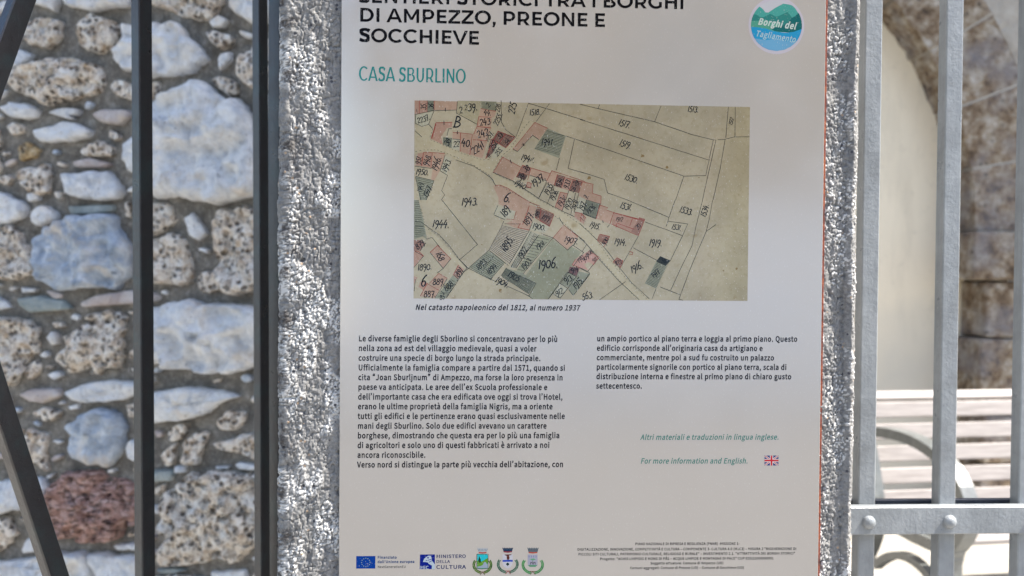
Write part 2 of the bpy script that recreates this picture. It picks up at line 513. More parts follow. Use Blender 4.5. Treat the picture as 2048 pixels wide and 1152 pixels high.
def stone_mat(kind):
    M = NT('stone_' + kind)
    if kind in 'wbgp':
        pal = {'w': ((0.50, 0.54, 0.60), (0.80, 0.81, 0.82), (0.93, 0.92, 0.89)), 'b': ((0.22, 0.28, 0.38), (0.47, 0.54, 0.63), (0.80, 0.82, 0.84)),
               'g': ((0.20, 0.25, 0.25), (0.32, 0.37, 0.37), (0.46, 0.50, 0.48)), 'p': ((0.42, 0.34, 0.33), (0.56, 0.50, 0.48), (0.68, 0.64, 0.62))}[kind]
        c = M.ramp(M.noise(20, 8, .65, dist=.6), [(0.3, pal[0]), (0.5, pal[1]), (0.68, pal[2])])
        vein = M.noise(34, 4, .6, dist=1.6)
        c = M.mix(M.step(M.math('ABSOLUTE', M.math('SUBTRACT', vein, .5), 0), .022, .0, 0, .4), c, (0.46, 0.38, 0.28, 1))
        c = M.mix(M.step(M.noise(11, 3, .6), .58, .70, 0, .5), c, (0.74, 0.62, 0.48, 1))
        pit = M.math('MULTIPLY', M.step(M.voro(70), .26, .12), M.step(M.noise(18, 3), .5, .62))
        c = M.mix(M.math('MULTIPLY', pit, .55), c, (0.16, 0.15, 0.15, 1))
        M.col(c); M.rough(.85)
        n1 = M.bump(M.noise(40, 8, .70, dist=.7), .018, .9)
    else:
        pal = {'t': ((0.50, 0.36, 0.23), (0.86, 0.77, 0.66), (0.95, 0.92, 0.86)), 'r': ((0.32, 0.16, 0.12), (0.60, 0.36, 0.30), (0.78, 0.58, 0.52)),
               'o': ((0.36, 0.22, 0.09), (0.58, 0.42, 0.22), (0.70, 0.60, 0.44))}[kind]
        vec = M.scaled((1, 1, 2.6)) if kind == 'r' else None
        c = M.ramp(M.noise(38, 8, .7, vec=vec), [(0.34, pal[0]), (0.5, pal[1]), (0.64, pal[2])])
        v1 = M.voro(62, vec=vec); v2 = M.voro(150, vec=vec)
        k = M.noise(26, 4, .6, vec=vec)
        h1 = M.math('MULTIPLY', M.step(v1, .50, .22), M.step(k, .44, .54))
        h2 = M.math('MULTIPLY', M.step(v2, .36, .16), M.step(M.noise(50, 2), .44, .58))
        holes = M.math('MAXIMUM', h1, h2)
        c = M.mix(M.math('MULTIPLY', holes, .88), c, (0.07, 0.045, 0.03, 1))
        M.col(c); M.rough(.95)
        hgt = M.math('SUBTRACT', M.noise(70, 7, .7, vec=vec), M.math('MULTIPLY', holes, 1.2))
        n1 = M.bump(hgt, .014, 1.0)
    return M.m
SM = {k: stone_mat(k) for k in 'wbgptro'}
placed = []
def make_stone(pts, kind, bulge=None):
    """pts: outline on the wall (s, z)"""
    P = np.array(pts, float)
    # orientation and centre
    ar = 0.5 * np.sum(P[:, 0] * np.roll(P[:, 1], -1) - np.roll(P[:, 0], -1) * P[:, 1])
    if ar < 0: P = P[::-1]; ar = -ar
    cen = P.mean(0); size = math.sqrt(ar)
    n = 30 if size < .06 else (46 if size < .15 else 84)
    # resample by arc length, then roughen
    Q = np.vstack([P, P[:1]]); L = np.concatenate([[0], np.cumsum(np.hypot(*(Q[1:] - Q[:-1]).T))])
    t = np.linspace(0, L[-1], n, endpoint=False)
    R = np.stack([np.interp(t, L, Q[:, 0]), np.interp(t, L, Q[:, 1])], -1)
    R = cen + (R - cen) * (1.05 if size > .04 else 1.0)
    sm = R.copy()
    for _ in range(0 if kind in 'wbgr' else 1): sm = (np.roll(sm, 1, 0) + 2 * sm + np.roll(sm, -1, 0)) / 4
    rough = {'t': .05, 'r': .05, 'o': .06, 'w': .04, 'b': .04, 'g': .012, 'p': .01}[kind]
    rs = np.random.RandomState(len(placed) + 100)
    an = np.arctan2(sm[:, 1] - cen[1], sm[:, 0] - cen[0])
    lob = sum(rs.uniform(-1, 1) * np.cos(f * an + rs.uniform(0, 6.28)) / f ** .5 for f in (4, 6, 9, 13, 18))
    sm = cen + (sm - cen) * (1 + {'t': .045, 'r': .03, 'o': .05, 'w': .022, 'b': .02}.get(kind, .01) * lob)[:, None]
    j = rs.randn(n, 1); j = (np.roll(j, 1, 0) + j + np.roll(j, -1, 0)) / 2
    R = sm + (sm - cen) / (np.hypot(*(sm - cen).T)[:, None] + 1e-6) * j * rough * min(size, .12) * .8
    bul = bulge or min(.045, .012 + size * .14)
    rings = [(1.02, -.012), (1.0, .30 * bul), (.965, .68 * bul), (.88, .88 * bul), (.72, .95 * bul), (.52, 1.0 * bul), (.30, 1.03 * bul), (.12, 1.04 * bul)]
    if size > .15: rings = [(1.02, -.012), (1.0, .3 * bul), (.97, .70 * bul)] + [(.92 - .08 * k, bul * (.86 + .014 * k)) for k in range(11)]
    V = []
    ox = rs.rand() * 200
    for f, h in rings:
        q = cen + (R - cen) * f
        amp = (min(size, .2) * .24) * (0 if h < 0 else 1) * (.5 if f > .97 else 1)
        nn = vnoise(q[:, 0] * 11 + ox, q[:, 1] * 11, 61) * 1.0 + vnoise(q[:, 0] * 30 + ox, q[:, 1] * 30, 62) * .6 + vnoise(q[:, 0] * 75 + ox, q[:, 1] * 75, 63) * .35
        if kind in 'wb': nn = nn * .6 + 1.3 * (.22 - np.abs(vnoise(q[:, 0] * 16 + ox, q[:, 1] * 16 + ox, 66))) + .5 * (.2 - np.abs(vnoise(q[:, 0] * 42 + ox, q[:, 1] * 42, 67)))
        if kind in 'gp': nn *= .35
        if kind in 'tro': nn -= np.clip(vnoise(q[:, 0] * 55 + ox, q[:, 1] * 60, 65) - .22, 0, 1) * 2.4
        for k in range(n): V.append(w3(q[k, 0], q[k, 1], h + amp * nn[k]))
    V.append(w3(cen[0], cen[1], rings[-1][1]))
    m = len(rings); F = []
    for i in range(m - 1):
        for k in range(n): F.append((i * n + k, i * n + (k + 1) % n, (i + 1) * n + (k + 1) % n, (i + 1) * n + k))
    for k in range(n): F.append(((m - 1) * n + k, (m - 1) * n + (k + 1) % n, m * n))
    o = mobj('stone', V, F, SM[kind], stone_wall, smooth=True)
    placed.append((R, cen, float(np.max(np.hypot(*(R - cen).T)))))
    return o
STONES = [
 ('w',0,(200,-70,355,-70,358,20,345,72,290,45,205,25)),('w',0,(405,-100,780,-100,785,45,640,55,500,60,430,40,400,0)),
 ('t',0,(920,-90,1310,-90,1320,20,1280,125,1210,130,1060,80,920,35,880,0)),('w',0,(1400,-90,1690,-90,1680,100,1570,145,1480,120,1400,50)),
 ('t',0,(160,130,260,110,375,140,370,260,290,290,190,270,145,220)),('t',0,(480,170,560,90,640,110,700,140,715,200,680,280,620,330,540,300,500,240,465,200)),
 ('w',0,(790,170,920,150,1000,170,1080,150,1140,230,1200,280,1260,350,1170,420,1060,460,910,460,790,430,710,370,700,310,760,270)),
 ('w',0,(1270,140,1330,105,1385,125,1350,165,1295,175)),('t',0,(1255,210,1290,190,1400,225,1395,270,1345,300,1290,270)),('w',0,(1320,370,1345,330,1395,320,1390,370,1330,425)),
 ('t',0,(80,500,130,430,240,400,340,370,390,350,440,345,500,380,600,400,635,450,600,540,540,570,430,600,330,620,240,600,160,570,90,550)),
 ('w',0,(60,330,130,310,210,330,190,370,80,420,40,400)),('t',0,(1280,480,1330,465,1420,490,1440,570,1390,575,1330,540)),
 ('b2',0,(918,645,1020,591,1086,570,1125,534,1200,516,1284,546,1365,615,1434,618,1506,705,1545,870,1560,1050,1545,1155,1440,1185,1320,1200,1200,1194,1080,1176,954,1185,900,1155,864,1020,870,840,900,720)),
 ('w',0,(30,655,90,625,180,630,255,670,240,705,170,720,80,705)),('p',0,(575,690,640,662,785,665,800,700,720,750,620,735)),('w',0,(310,680,370,660,420,650,490,660,480,690,430,700,470,718,400,710)),
 ('w',0,(230,790,330,760,400,738,460,745,560,790,540,820,450,845,360,855,270,850)),('t',0,(55,765,110,735,180,765,150,805,90,812)),('t',0,(670,790,700,780,730,820,700,850,670,830)),
 ('o',0,(140,870,180,850,255,900,240,920,200,960,150,965,130,930)),('t',0,(490,910,540,870,620,850,690,890,685,940,600,940,520,935)),('p',0,(455,975,560,950,680,985,640,1005,470,1005)),
 ('t',0,(130,1060,180,1010,290,990,325,1040,300,1110,310,1150,220,1160,160,1110)),('w',0,(410,1045,520,1050,650,1030,710,1075,745,1152,730,1190,620,1205,480,1185,420,1160)),
 ('t',0,(-60,720,15,800,20,860,0,910,-60,920)),('t',0,(-60,940,0,940,30,1010,0,1050,-60,1060)),('t',0,(1450,350,1520,310,1600,230,1680,230,1690,500,1600,560,1510,530,1470,480,1445,430)),
 ('w',0,(1590,570,1700,565,1720,710,1610,725,1580,650)),('b2',0,(1620,860,1760,850,1790,1100,1700,1150,1610,1130,1590,980)),('t',0,(670,520,700,490,780,490,850,560,830,610,720,580)),
 ('w',0,(755,870,790,830,850,830,855,1030,790,1030,760,960)),('t',0,(350,985,380,970,415,990,390,1005)),('t',0,(925,500,970,490,980,560,930,610,880,570)),('w',0,(1030,540,1055,530,1050,560,1030,565)),
 ('w',0,(-60,300,-10,290,0,340,-60,400)),('t',0,(20,330,50,320,50,345,25,350)),('w',0,(0,30,60,10,60,60,0,90)),
 ('w',1,(-50,0,60,20,150,60,180,120,130,175,0,205,-60,150)),('w',1,(205,150,240,100,290,88,340,120,355,155,300,190,245,205,210,180)),('g',1,(430,90,700,80,700,120,600,130,450,135)),
 ('b',1,(250,290,290,220,380,200,450,170,600,150,710,150,720,230,780,310,800,400,795,500,720,560,600,570,480,580,380,575,290,520,250,450,245,370)),
 ('t',1,(-50,230,100,205,160,240,160,300,200,350,230,470,130,500,0,510,-60,400)),('t',1,(930,60,1030,70,1080,160,1030,210,930,260,880,200,880,80)),('w',1,(1125,160,1170,130,1200,160,1250,250,1200,290,1150,260)),
 ('t',1,(930,320,1030,260,1080,270,1140,320,1150,420,1160,550,1100,565,1000,555,920,540,880,400)),('t',1,(1290,240,1310,170,1350,120,1480,100,1570,140,1590,300,1590,500,1540,580,1420,595,1350,560,1320,500,1340,440,1300,380,1290,300)),
 ('t',1,(1200,500,1270,475,1330,540,1340,580,1260,615,1210,570)),('p',1,(1625,210,1710,190,1740,380,1710,570,1625,575,1610,400)),('w',1,(985,590,1020,590,1015,615,985,610)),
 ('p',1,(290,590,330,590,400,610,390,640,340,640)),('g',1,(130,640,250,625,400,650,450,700,300,715,200,720,150,680)),('p',1,(500,670,600,620,800,590,960,610,965,650,800,670,640,680,520,690)),
 ('w',1,(-50,610,50,650,85,690,20,710,-50,700)),('t',1,(-50,780,80,750,190,780,245,830,260,920,230,960,190,1000,160,1080,100,1140,0,1160,-60,1000)),('t',1,(185,1040,235,1005,272,1040,250,1090,195,1120,170,1080)),
 ('w',1,(300,870,330,835,370,855,370,910,330,920)),('t',1,(330,780,390,780,400,805,350,815)),('t',1,(420,880,470,830,560,740,700,720,760,760,740,870,740,950,765,975,720,1040,560,1080,430,1070,370,1010,380,970,440,920)),
 ('w',1,(900,720,1000,690,1080,670,1160,650,1260,690,1380,670,1500,680,1575,720,1600,900,1560,1000,1480,1050,1380,1090,1280,1070,1160,1060,1040,1040,930,1020,880,850)),
 ('w',1,(1620,680,1700,660,1720,690,1620,700)),('t',1,(1620,780,1710,760,1740,900,1700,1040,1620,1050)),('t',1,(765,60,790,50,800,160,770,150)),('t',1,(340,0,385,0,375,45,350,40)),
 ('w',1,(180,10,250,0,255,50,190,60)),('w',1,(140,570,235,580,225,600,150,605)),
 ('w',2,(425,45,500,5,620,-20,760,-20,850,0,860,50,760,90,640,105,520,105,450,90)),('p',2,(135,60,200,30,370,25,380,70,280,110,200,100)),
 ('w',2,(900,90,960,45,1060,30,1200,25,1330,40,1425,75,1340,110,1260,170,1120,210,1000,220,930,225,880,150)),('t',2,(210,170,290,135,380,165,350,210,300,220)),('w',2,(425,130,490,115,490,145,440,150)),
 ('t',2,(165,320,200,265,290,310,300,380,290,440,305,510,250,480,160,460,145,380)),('b',2,(390,250,480,220,520,170,600,150,680,155,720,190,765,260,740,330,720,420,650,490,560,460,480,430,430,390,440,350,460,300)),
 ('w',2,(-60,600,100,570,290,560,305,640,250,710,120,740,0,770,-60,740)),
 ('r',2,(270,720,330,640,370,590,400,530,460,540,560,520,640,540,660,570,740,570,800,610,860,640,870,820,800,830,740,850,720,910,620,940,500,930,390,910,310,880,290,800)),
 ('t',2,(960,850,1010,790,1000,680,1090,620,1130,560,1260,540,1400,545,1540,540,1640,560,1680,640,1660,780,1640,900,1500,960,1420,1060,1340,1020,1240,1060,1120,1075,1000,1040,1000,960,1030,900)),
 ('t',2,(1320,220,1370,165,1470,165,1475,230,1420,280,1330,275)),('t',2,(1030,280,1080,235,1135,240,1120,300,1060,340,1030,320)),('t',2,(1300,350,1400,330,1500,290,1600,300,1610,420,1540,440,1430,400,1310,380)),
 ('t',2,(1110,350,1200,290,1270,290,1240,360,1190,480,1120,460,1130,400)),('t',2,(980,430,1030,370,1070,350,1060,470,1010,490)),('g',2,(900,515,1050,515,1050,575,930,580,890,550)),('w',2,(1062,490,1130,490,1130,525,1062,530)),
 ('w',2,(1420,480,1450,465,1600,485,1600,515,1450,505)),('w',2,(1305,490,1390,488,1380,505,1310,503)),('w',2,(1620,130,1690,170,1720,280,1620,280,1545,220)),('t',2,(940,620,1005,590,1000,650,940,665)),
 ('w',2,(690,960,800,950,870,955,870,990,720,985)),('w',2,(-60,1070,220,1040,400,1010,520,1005,550,1090,600,1220,-60,1220)),('w',2,(535,1010,700,1010,860,1030,890,1100,860,1200,640,1220,575,1090)),
 ('t',2,(-50,830,60,790,90,860,130,880,60,970,0,1000,-50,980)),('w',2,(150,990,180,920,230,920,230,1000,160,1010)),('g',2,(950,1105,1060,1098,1150,1105,1060,1128,980,1128)),
 ('t',2,(1540,1130,1640,1070,1720,1080,1730,1200,1540,1200)),('w',2,(660,512,690,503,702,525,668,530)),('w',2,(770,370,800,330,870,330,880,470,780,440)),('w',2,(20,70,70,60,80,100,30,110)),
 ('t',2,(930,1150,1100,1140,1230,1160,1230,1260,930,1260)),('t',2,(765,120,850,110,860,190,790,200)),('t',2,(1640,0,1720,0,1730,60,1650,70)),('w',2,(300,545,345,530,320,560,300,560)),
 ('t',2,(130,270,160,265,150,295,130,290)),('w',2,(1290,1120,1480,1110,1500,1190,1300,1200)),
]
for kd, band, q in STONES:
    pts = [w2(on_wall(q[i] / 3, q[i + 1] / 3 + band * 384)) for i in range(0, len(q), 2)]
    make_stone(pts, 'w' if kd == 'b2' else kd)
# the same masonry goes on beyond the frame
rs = np.random.RandomState(3)
sx0, sz0 = w2(on_wall(0, 0)); sx1, sz1 = w2(on_wall(560, 1152))
def clash(s, z, r):
    for R, c, rr in placed:
        dx = c[0] - s; dz = c[1] - z
        d = math.hypot(dx, dz)
        if d < r + rr * .80 + .012: return True
    return False
extra = 0
def clash_fine(s, z, r):
    for R, c, rr in placed:
        if math.hypot(c[0] - s, c[1] - z) > rr + r + .02: continue
        if np.min(np.hypot(R[:, 0] - s, R[:, 1] - z)) < r + .007: return True
        # inside the outline?
        x = R[:, 0]; y = R[:, 1]; x2 = np.roll(x, 1); y2 = np.roll(y, 1)
        cr = ((y > z) != (y2 > z)) & (s < (x2 - x) * (z - y) / (y2 - y + 1e-12) + x)
        if cr.sum() % 2: return True
    return False
small = 0
for k in range(9000):
    if small >= 60: break
    r = (.022 if k < 3000 else .014 if k < 6000 else .009) * rs.uniform(.7, 1.2)
    s_0 = rs.uniform(sx0, sx1 + .02); z_0 = rs.uniform(sz1, sz0)
    if clash_fine(s_0, z_0, r): continue
    nn = 8; el = rs.uniform(.35, .75); rot = rs.uniform(-.4, .4); pts = []
    for i in range(nn):
        a = 2 * PI * i / nn; q = r * rs.uniform(.6, 1.25); x, y = q * math.cos(a) * 1.15, q * el * math.sin(a)
        pts.append((s_0 + x * math.cos(rot) - y * math.sin(rot), z_0 + x * math.sin(rot) + y * math.cos(rot)))
    make_stone(pts, rs.choice(list('wwtttbp')))
    small += 1
for k in range(5000):
    if extra >= 120: break
    r = (.12 if k < 700 else .075 if k < 2200 else .04) * rs.uniform(.7, 1.1)
    s_0 = rs.uniform(sx0 - .55, sx1 + .75); z_0 = rs.uniform(sz1 - .45, sz0 + .35)
    if (sx0 - .01 < s_0 < sx1 - .0 and sz1 < z_0 < sz0): continue
    if clash(s_0, z_0, r): continue
    nn = 9; el = rs.uniform(.55, 1.0); pts = []
    for i in range(nn):
        a = 2 * PI * i / nn; rr = r * rs.uniform(.8, 1.05)
        pts.append((s_0 + rr * math.cos(a), z_0 + rr * el * math.sin(a)))
    make_stone(pts, rs.choice(list('wwtttbp')))
    extra += 1

# ------------------------------------------------------------------ house with a stone arch behind the bench
HY = at_y(1900, 455, 3.91).y
hs = empty('arched_house', (0.8, HY, 0), 'old house front with a wide stone arch filled with cream plaster behind the bench', 'house')
def stone_brown(name, sc, k=1.0):
    M = NT(name)
    c = M.ramp(M.noise(11 * sc, 9, .68), [(0.36, (0.10 * k, 0.065 * k, 0.04 * k)), (0.46, (0.30 * k, 0.21 * k, 0.13 * k)), (0.56, (0.50 * k, 0.42 * k, 0.32 * k)), (0.66, (0.72 * k, 0.67 * k, 0.60 * k))])
    c = M.mix(M.step(M.noise(3.2, 3), .5, .68, 0, .6), c, (0.36 * k, 0.36 * k, 0.39 * k, 1))
    pit = M.math('MULTIPLY', M.step(M.voro(20), .34, .14), M.step(M.noise(7, 2), .45, .6))
    c = M.mix(M.math('MULTIPLY', pit, .8), c, (0.06, 0.045, 0.035, 1))
    M.col(c); M.rough(.95); M.bump(M.noise(15, 8, .7), .09, 1.0)
    return M.m
ARCH = stone_brown('weathered_arch_stone', 1.0)
M = NT('cream_plaster')
sx = M.n('ShaderNodeSeparateXYZ'); M.link(M.pos, sx.inputs[0])
c = M.mix(M.step(M.noise(1.6, 5, .6), .35, .7, 0, .6), (0.88, 0.78, 0.60, 1), (0.80, 0.72, 0.56, 1))
c = M.mix(M.step(M.noise(1, 5, .65, vec=M.scaled((7, 7, 1.2))), .48, .72, 0, .4), c, (0.56, 0.49, 0.37, 1))
c = M.mix(M.step(M.noise(9, 6, .7), .58, .70, 0, .3), c, (0.50, 0.44, 0.34, 1))
c = M.mix(M.step(M.math('ADD', sx.outputs[2], M.math('MULTIPLY', M.noise(1.4, 3), .8)), 1.75, 1.15), c, (0.60, 0.57, 0.49, 1))
M.col(c); M.rough(.9); M.bump(M.noise(30, 6), .003, .4)
PLAST = M.m
M = NT('rough_cast_wall')
M.col(M.ramp(M.noise(5, 7, .65), [(0.3, (0.27, 0.24, 0.20)), (0.7, (0.44, 0.41, 0.36))])); M.rough(.95); M.bump(M.noise(14, 7), .03, .8)
CAST = M.m
cc_ = at_y(1283, 455, HY)
Rr = at_y(1952, 455, HY).x - cc_.x
acx, acz = cc_.x, cc_.z
# infill, set back
V, F = frame_box((acx, HY + .27, 2.2), (1, 0, 0), (0, 1, 0), (0, 0, 1), Rr + .35, .05, 2.2)
mobj('plaster_infill', V, F, PLAST, hs)
# voussoirs
nv = 17
for k in range(nv):
    a0 = PI * k / nv; a1 = PI * (k + 1) / nv
    gap = .004
    rs_ = random.Random(k)
    ro = Rr + .46 + rs_.uniform(-.05, .06)
    off = rs_.uniform(-.015, .015)
    V = []
    nsg = 6
    for y in (HY - .006 + off * .5, HY + .26):
        for i in range(nsg + 1):
            a = a0 + gap + (a1 - a0 - 2 * gap) * i / nsg
            for r in (Rr + rs_.uniform(-.012, .012), ro):
                V.append((acx + r * math.cos(a), y, acz + r * math.sin(a)))
    m = 2 * (nsg + 1); F = []
    for i in range(nsg):
        b = 2 * i
        F += [(b, b + 1, b + 3, b + 2), (m + b, m + b + 2, m + b + 3, m + b + 1), (b, b + 2, m + b + 2, m + b), (b + 1, m + b + 1, m + b + 3, b + 3)]
    F += [(0, m, m + 1, 1), (m - 2, m - 1, 2 * m - 1, 2 * m - 2)]
    mobj('voussoir', V, F, ARCH, hs)
V = []; F = []
for i in range(49):
    a = PI * i / 48
    for r, y in ((Rr + .01, HY + .002), (Rr + .44, HY + .002), (Rr + .44, HY + .25), (Rr + .01, HY + .25)): V.append((acx + r * math.cos(a), y, acz + r * math.sin(a)))
for i in range(48):
    for j in range(4): F.append((4 * i + j, 4 * i + (j + 1) % 4, 4 * i + 4 + (j + 1) % 4, 4 * i + 4 + j))
mobj('arch_mortar', V, F, CAST, hs)
# imposts and jambs
for s in (1, -1):
    xi = acx + s * Rr
    z1 = acz - .003
    z0 = at_y(1960, 570, HY).z
    lo, hi = sorted((xi - s * .045, xi + s * .55))
    box('impost', (lo, HY - .05, z0 + .03), (hi, HY + .26, z1), ARCH, hs, .012)
    z = z0 + .026
    kk = 0
    while z > 0.02:
        h = (.34, .46, .29, .41)[kk % 4]; kk += 1
        zz = max(0, z - h)
        j = (.0, .02, -.01, .015)[kk % 4]
        lo, hi = sorted((xi + s * (.035 + j), xi + s * (.52 + .04 * (kk % 2))))
        box('jamb_stone', (lo, HY - .02, zz + .004), (hi, HY + .26, z - .004), ARCH, hs, .012)
        z = zz
# wall round the arch: profile with the arch cut out
ro = Rr + .44
out = [(-5, 0), (-5, 5), (7, 5), (7, 0), (acx + ro + .0, 0), (acx + ro, acz)]
out += [(acx + ro * math.cos(a), acz + ro * math.sin(a)) for a in [PI * i / 40 for i in range(1, 40)]]
out += [(acx - ro, acz), (acx - ro, 0)]
T = tessellate_polygon([[Vector((x, z, 0)) for x, z in out]])
n = len(out)
V = [(x, HY, z) for x, z in out] + [(x, HY + .35, z) for x, z in out]
F = []
for t in T:
    p = [out[i] for i in t]
    ccw = (p[1][0] - p[0][0]) * (p[2][1] - p[0][1]) - (p[1][1] - p[0][1]) * (p[2][0] - p[0][0]) > 0
    t = tuple(t) if ccw else (t[0], t[2], t[1])
    F.append(t); F.append((t[0] + n, t[2] + n, t[1] + n))
for i in range(n): F.append((i, (i + 1) % n, (i + 1) % n + n, i + n))
mobj('wall', V, F, CAST, hs)
M = NT('added_eave_boards'); M.col((0.16, 0.11, 0.07, 1)); M.rough(.8)
box('added_eave', (-5.2, HY - .55, 5.002), (7.2, HY + .6, 5.09), M.m, hs)  # unseen overhang added to keep the sun off the house front

# ------------------------------------------------------------------ bench
bench_loc = at_y(1925, 1100, 2.06); bench_loc.z = 0
bench = empty('park_bench', bench_loc, 'park bench with pale wooden slats and grey iron ends before the house', 'bench')
bang = rad(6)
bu = Vector((math.cos(bang), math.sin(bang), 0)); bv = Vector((-math.sin(bang), math.cos(bang), 0))
def B(x, y, z): return bench_loc + bu * x + bv * y + Vector((0, 0, z))
M = NT('sun_bleached_slats')
M.col(M.ramp(M.noise(30, 6, .6, vec=M.scaled((.25, .25, 3))), [(0.3, (0.25, 0.225, 0.21)), (0.7, (0.40, 0.365, 0.345))])); M.rough(.6)
SLAT = M.m
CAST_I = iron('grey_green_cast_iron', (0.15, 0.16, 0.155), (0.12, 0.125, 0.12), (0.20, 0.21, 0.20))
BL = 1.75
def slat(y, z, w, th, tilt, x0=0.02, x1=BL - .02):
    """w along the slope, tilt = angle of the slope above horizontal"""
    ay = bv * math.cos(tilt) + Vector((0, 0, math.sin(tilt)))
    V, F = frame_box(B((x0 + x1) / 2, y, z), bu, ay, bu.cross(ay), (x1 - x0) / 2, w / 2, th / 2, .004)
    mobj('slat', V, F, SLAT, bench)
# back
zt_ = BENCH_TOP = at_y(1890, 790, bench_loc.y + .62).z
for k in range(6):
    z = zt_ - .030 - .0895 * k
    y = .62 - .26 * (zt_ - z)
    slat(y, z - .035, .066, .020, rad(75))
slat(.645, zt_ - .010, .045, .022, rad(40))
zs_ = 0.455
for k in range(6): slat(.06 + .076 * k, zs_ - .004 * abs(k - 1), .064, .022, rad(-3 if k > 1 else 3))
# cast ends
def path_iron(name, pts, w, th, x, parent):
    """a flat curved casting in the bench's side plane"""
    n = len(pts); V = []
    for i, (y, z) in enumerate(pts):
        a = Vector(pts[max(0, i - 1)]); b = Vector(pts[min(n - 1, i + 1)])
        d = (b - a).normalized(); nn = Vector((-d.y, d.x))
        ww = w[i] if isinstance(w, (list, tuple)) else w
        for sx_ in (-th / 2, th / 2):
            for sg_ in (1, -1):
                q = Vector((y, z)) + nn * sg_ * ww / 2
                V.append(B(x + sx_, q.x, q.y))
    F = []
    for i in range(n - 1):
        b = 4 * i
        F += [(b, b + 1, b + 5, b + 4), (b + 2, b + 6, b + 7, b + 3), (b, b + 4, b + 6, b + 2), (b + 1, b + 3, b + 7, b + 5)]
    F += [(0, 2, 3, 1), (4 * n - 4, 4 * n - 3, 4 * n - 1, 4 * n - 2)]
    return mobj(name, V, F, CAST_I, parent)
def bez(p0, p1, p2, p3, n=14):
    return [tuple((1 - t) ** 3 * Vector(p0) + 3 * (1 - t) ** 2 * t * Vector(p1) + 3 * (1 - t) * t * t * Vector(p2) + t ** 3 * Vector(p3)) for t in [k / n for k in range(n + 1)]]
for x in (0.0, BL):
    e = path_iron('end_frame', bez((.70, 0), (.60, .20), (.48, .30), (.50, zs_ - .03)) + bez((.50, zs_), (.54, .62), (.60, .80), (.66, zt_ - .02))[1:], .045, .045, x, bench)
    path_iron('arm', bez((.60, .74), (.36, .80), (.06, .80), (-.02, .62)) + bez((-.02, .60), (-.05, .52), (.0, .47), (.03, zs_ - .02))[1:], .040, .055, x, e)
    path_iron('leg', bez((.03, zs_ - .02), (.10, .30), (-.04, .16), (-.06, 0)), .045, .045, x, e)
    path_iron('stretcher', [(.02, zs_ - .045), (.26, zs_ - .05), (.50, zs_ - .045)], .045, .045, x, e)
    path_iron('scroll', bez((.08, .22), (.20, .34), (.36, .34), (.50, .20)), .03, .035, x, e)

# ------------------------------------------------------------------ house across the street, mirrored in the board
op = empty('gabled_house', (3.6, -9, 0), 'tall gabled house across the street, mirrored faintly in the glossy board', 'house')
M = NT('ochre_render'); M.col(M.ramp(M.noise(2, 6), [(0.3, (0.30, 0.22, 0.135)), (0.7, (0.40, 0.30, 0.19))])); M.rough(.9)
gx0, gx1, gy = -1.6, 8.8, -9.0
out = [(gx0, 0), (gx1, 0), (gx1, 4.6), ((gx0 + gx1) / 2, 8.6), (gx0, 4.6)]
V = [(x, gy, z) for x, z in out] + [(x, gy - 9, z) for x, z in out]
mobj('wall', V, [(0, 1, 2, 3, 4), (9, 8, 7, 6, 5)] + [(i, i + 5, (i + 1) % 5 + 5, (i + 1) % 5) for i in range(5)], M.m, op)
M = NT('added_band_white'); M.col(M.ramp(M.noise(2.5, 6), [(0.3, (0.70, 0.70, 0.72)), (0.7, (0.80, 0.80, 0.81))])); M.rough(.9)
box('added_pale_band', (gx0 - .02, gy + .001, .0), (gx1 + .02, gy + .05, 2.35), M.m, op)  # pale band added so the middle of the board mirrors brighter
M = NT('clay_roof_tiles'); M.col((0.19, 0.09, 0.06, 1)); M.rough(.85)
for s in (-1, 1):
    e = Vector(((gx0 + gx1) / 2 + s * 5.7, gy - 4.4, 8.6 - 5.7 * 4.0 / 5.2)); r = Vector(((gx0 + gx1) / 2, gy - 4.4, 8.68))
    beam('roof', e, r + Vector((0, 0, .02 * s)), (0, 1, 0), 10.2, .16, M.m, op, .01)
M = NT('dark_glass'); M.col((0.03, 0.035, 0.04, 1)); M.rough(.08)
M2 = NT('white_window_frame'); M2.col((0.6, 0.58, 0.54, 1)); M2.rough(.5)
for x in (2.6, 5.6):
    for z in (3.1, 5.0):
        f_r = box('window', (x - .5, gy + .002, z - .05), (x + .5, gy + .05, z + 1.35), M2.m, op)
        box('pane', (x - .43, gy + .051, z + .02), (x + .43, gy + .056, z + 1.28), M.m, f_r)
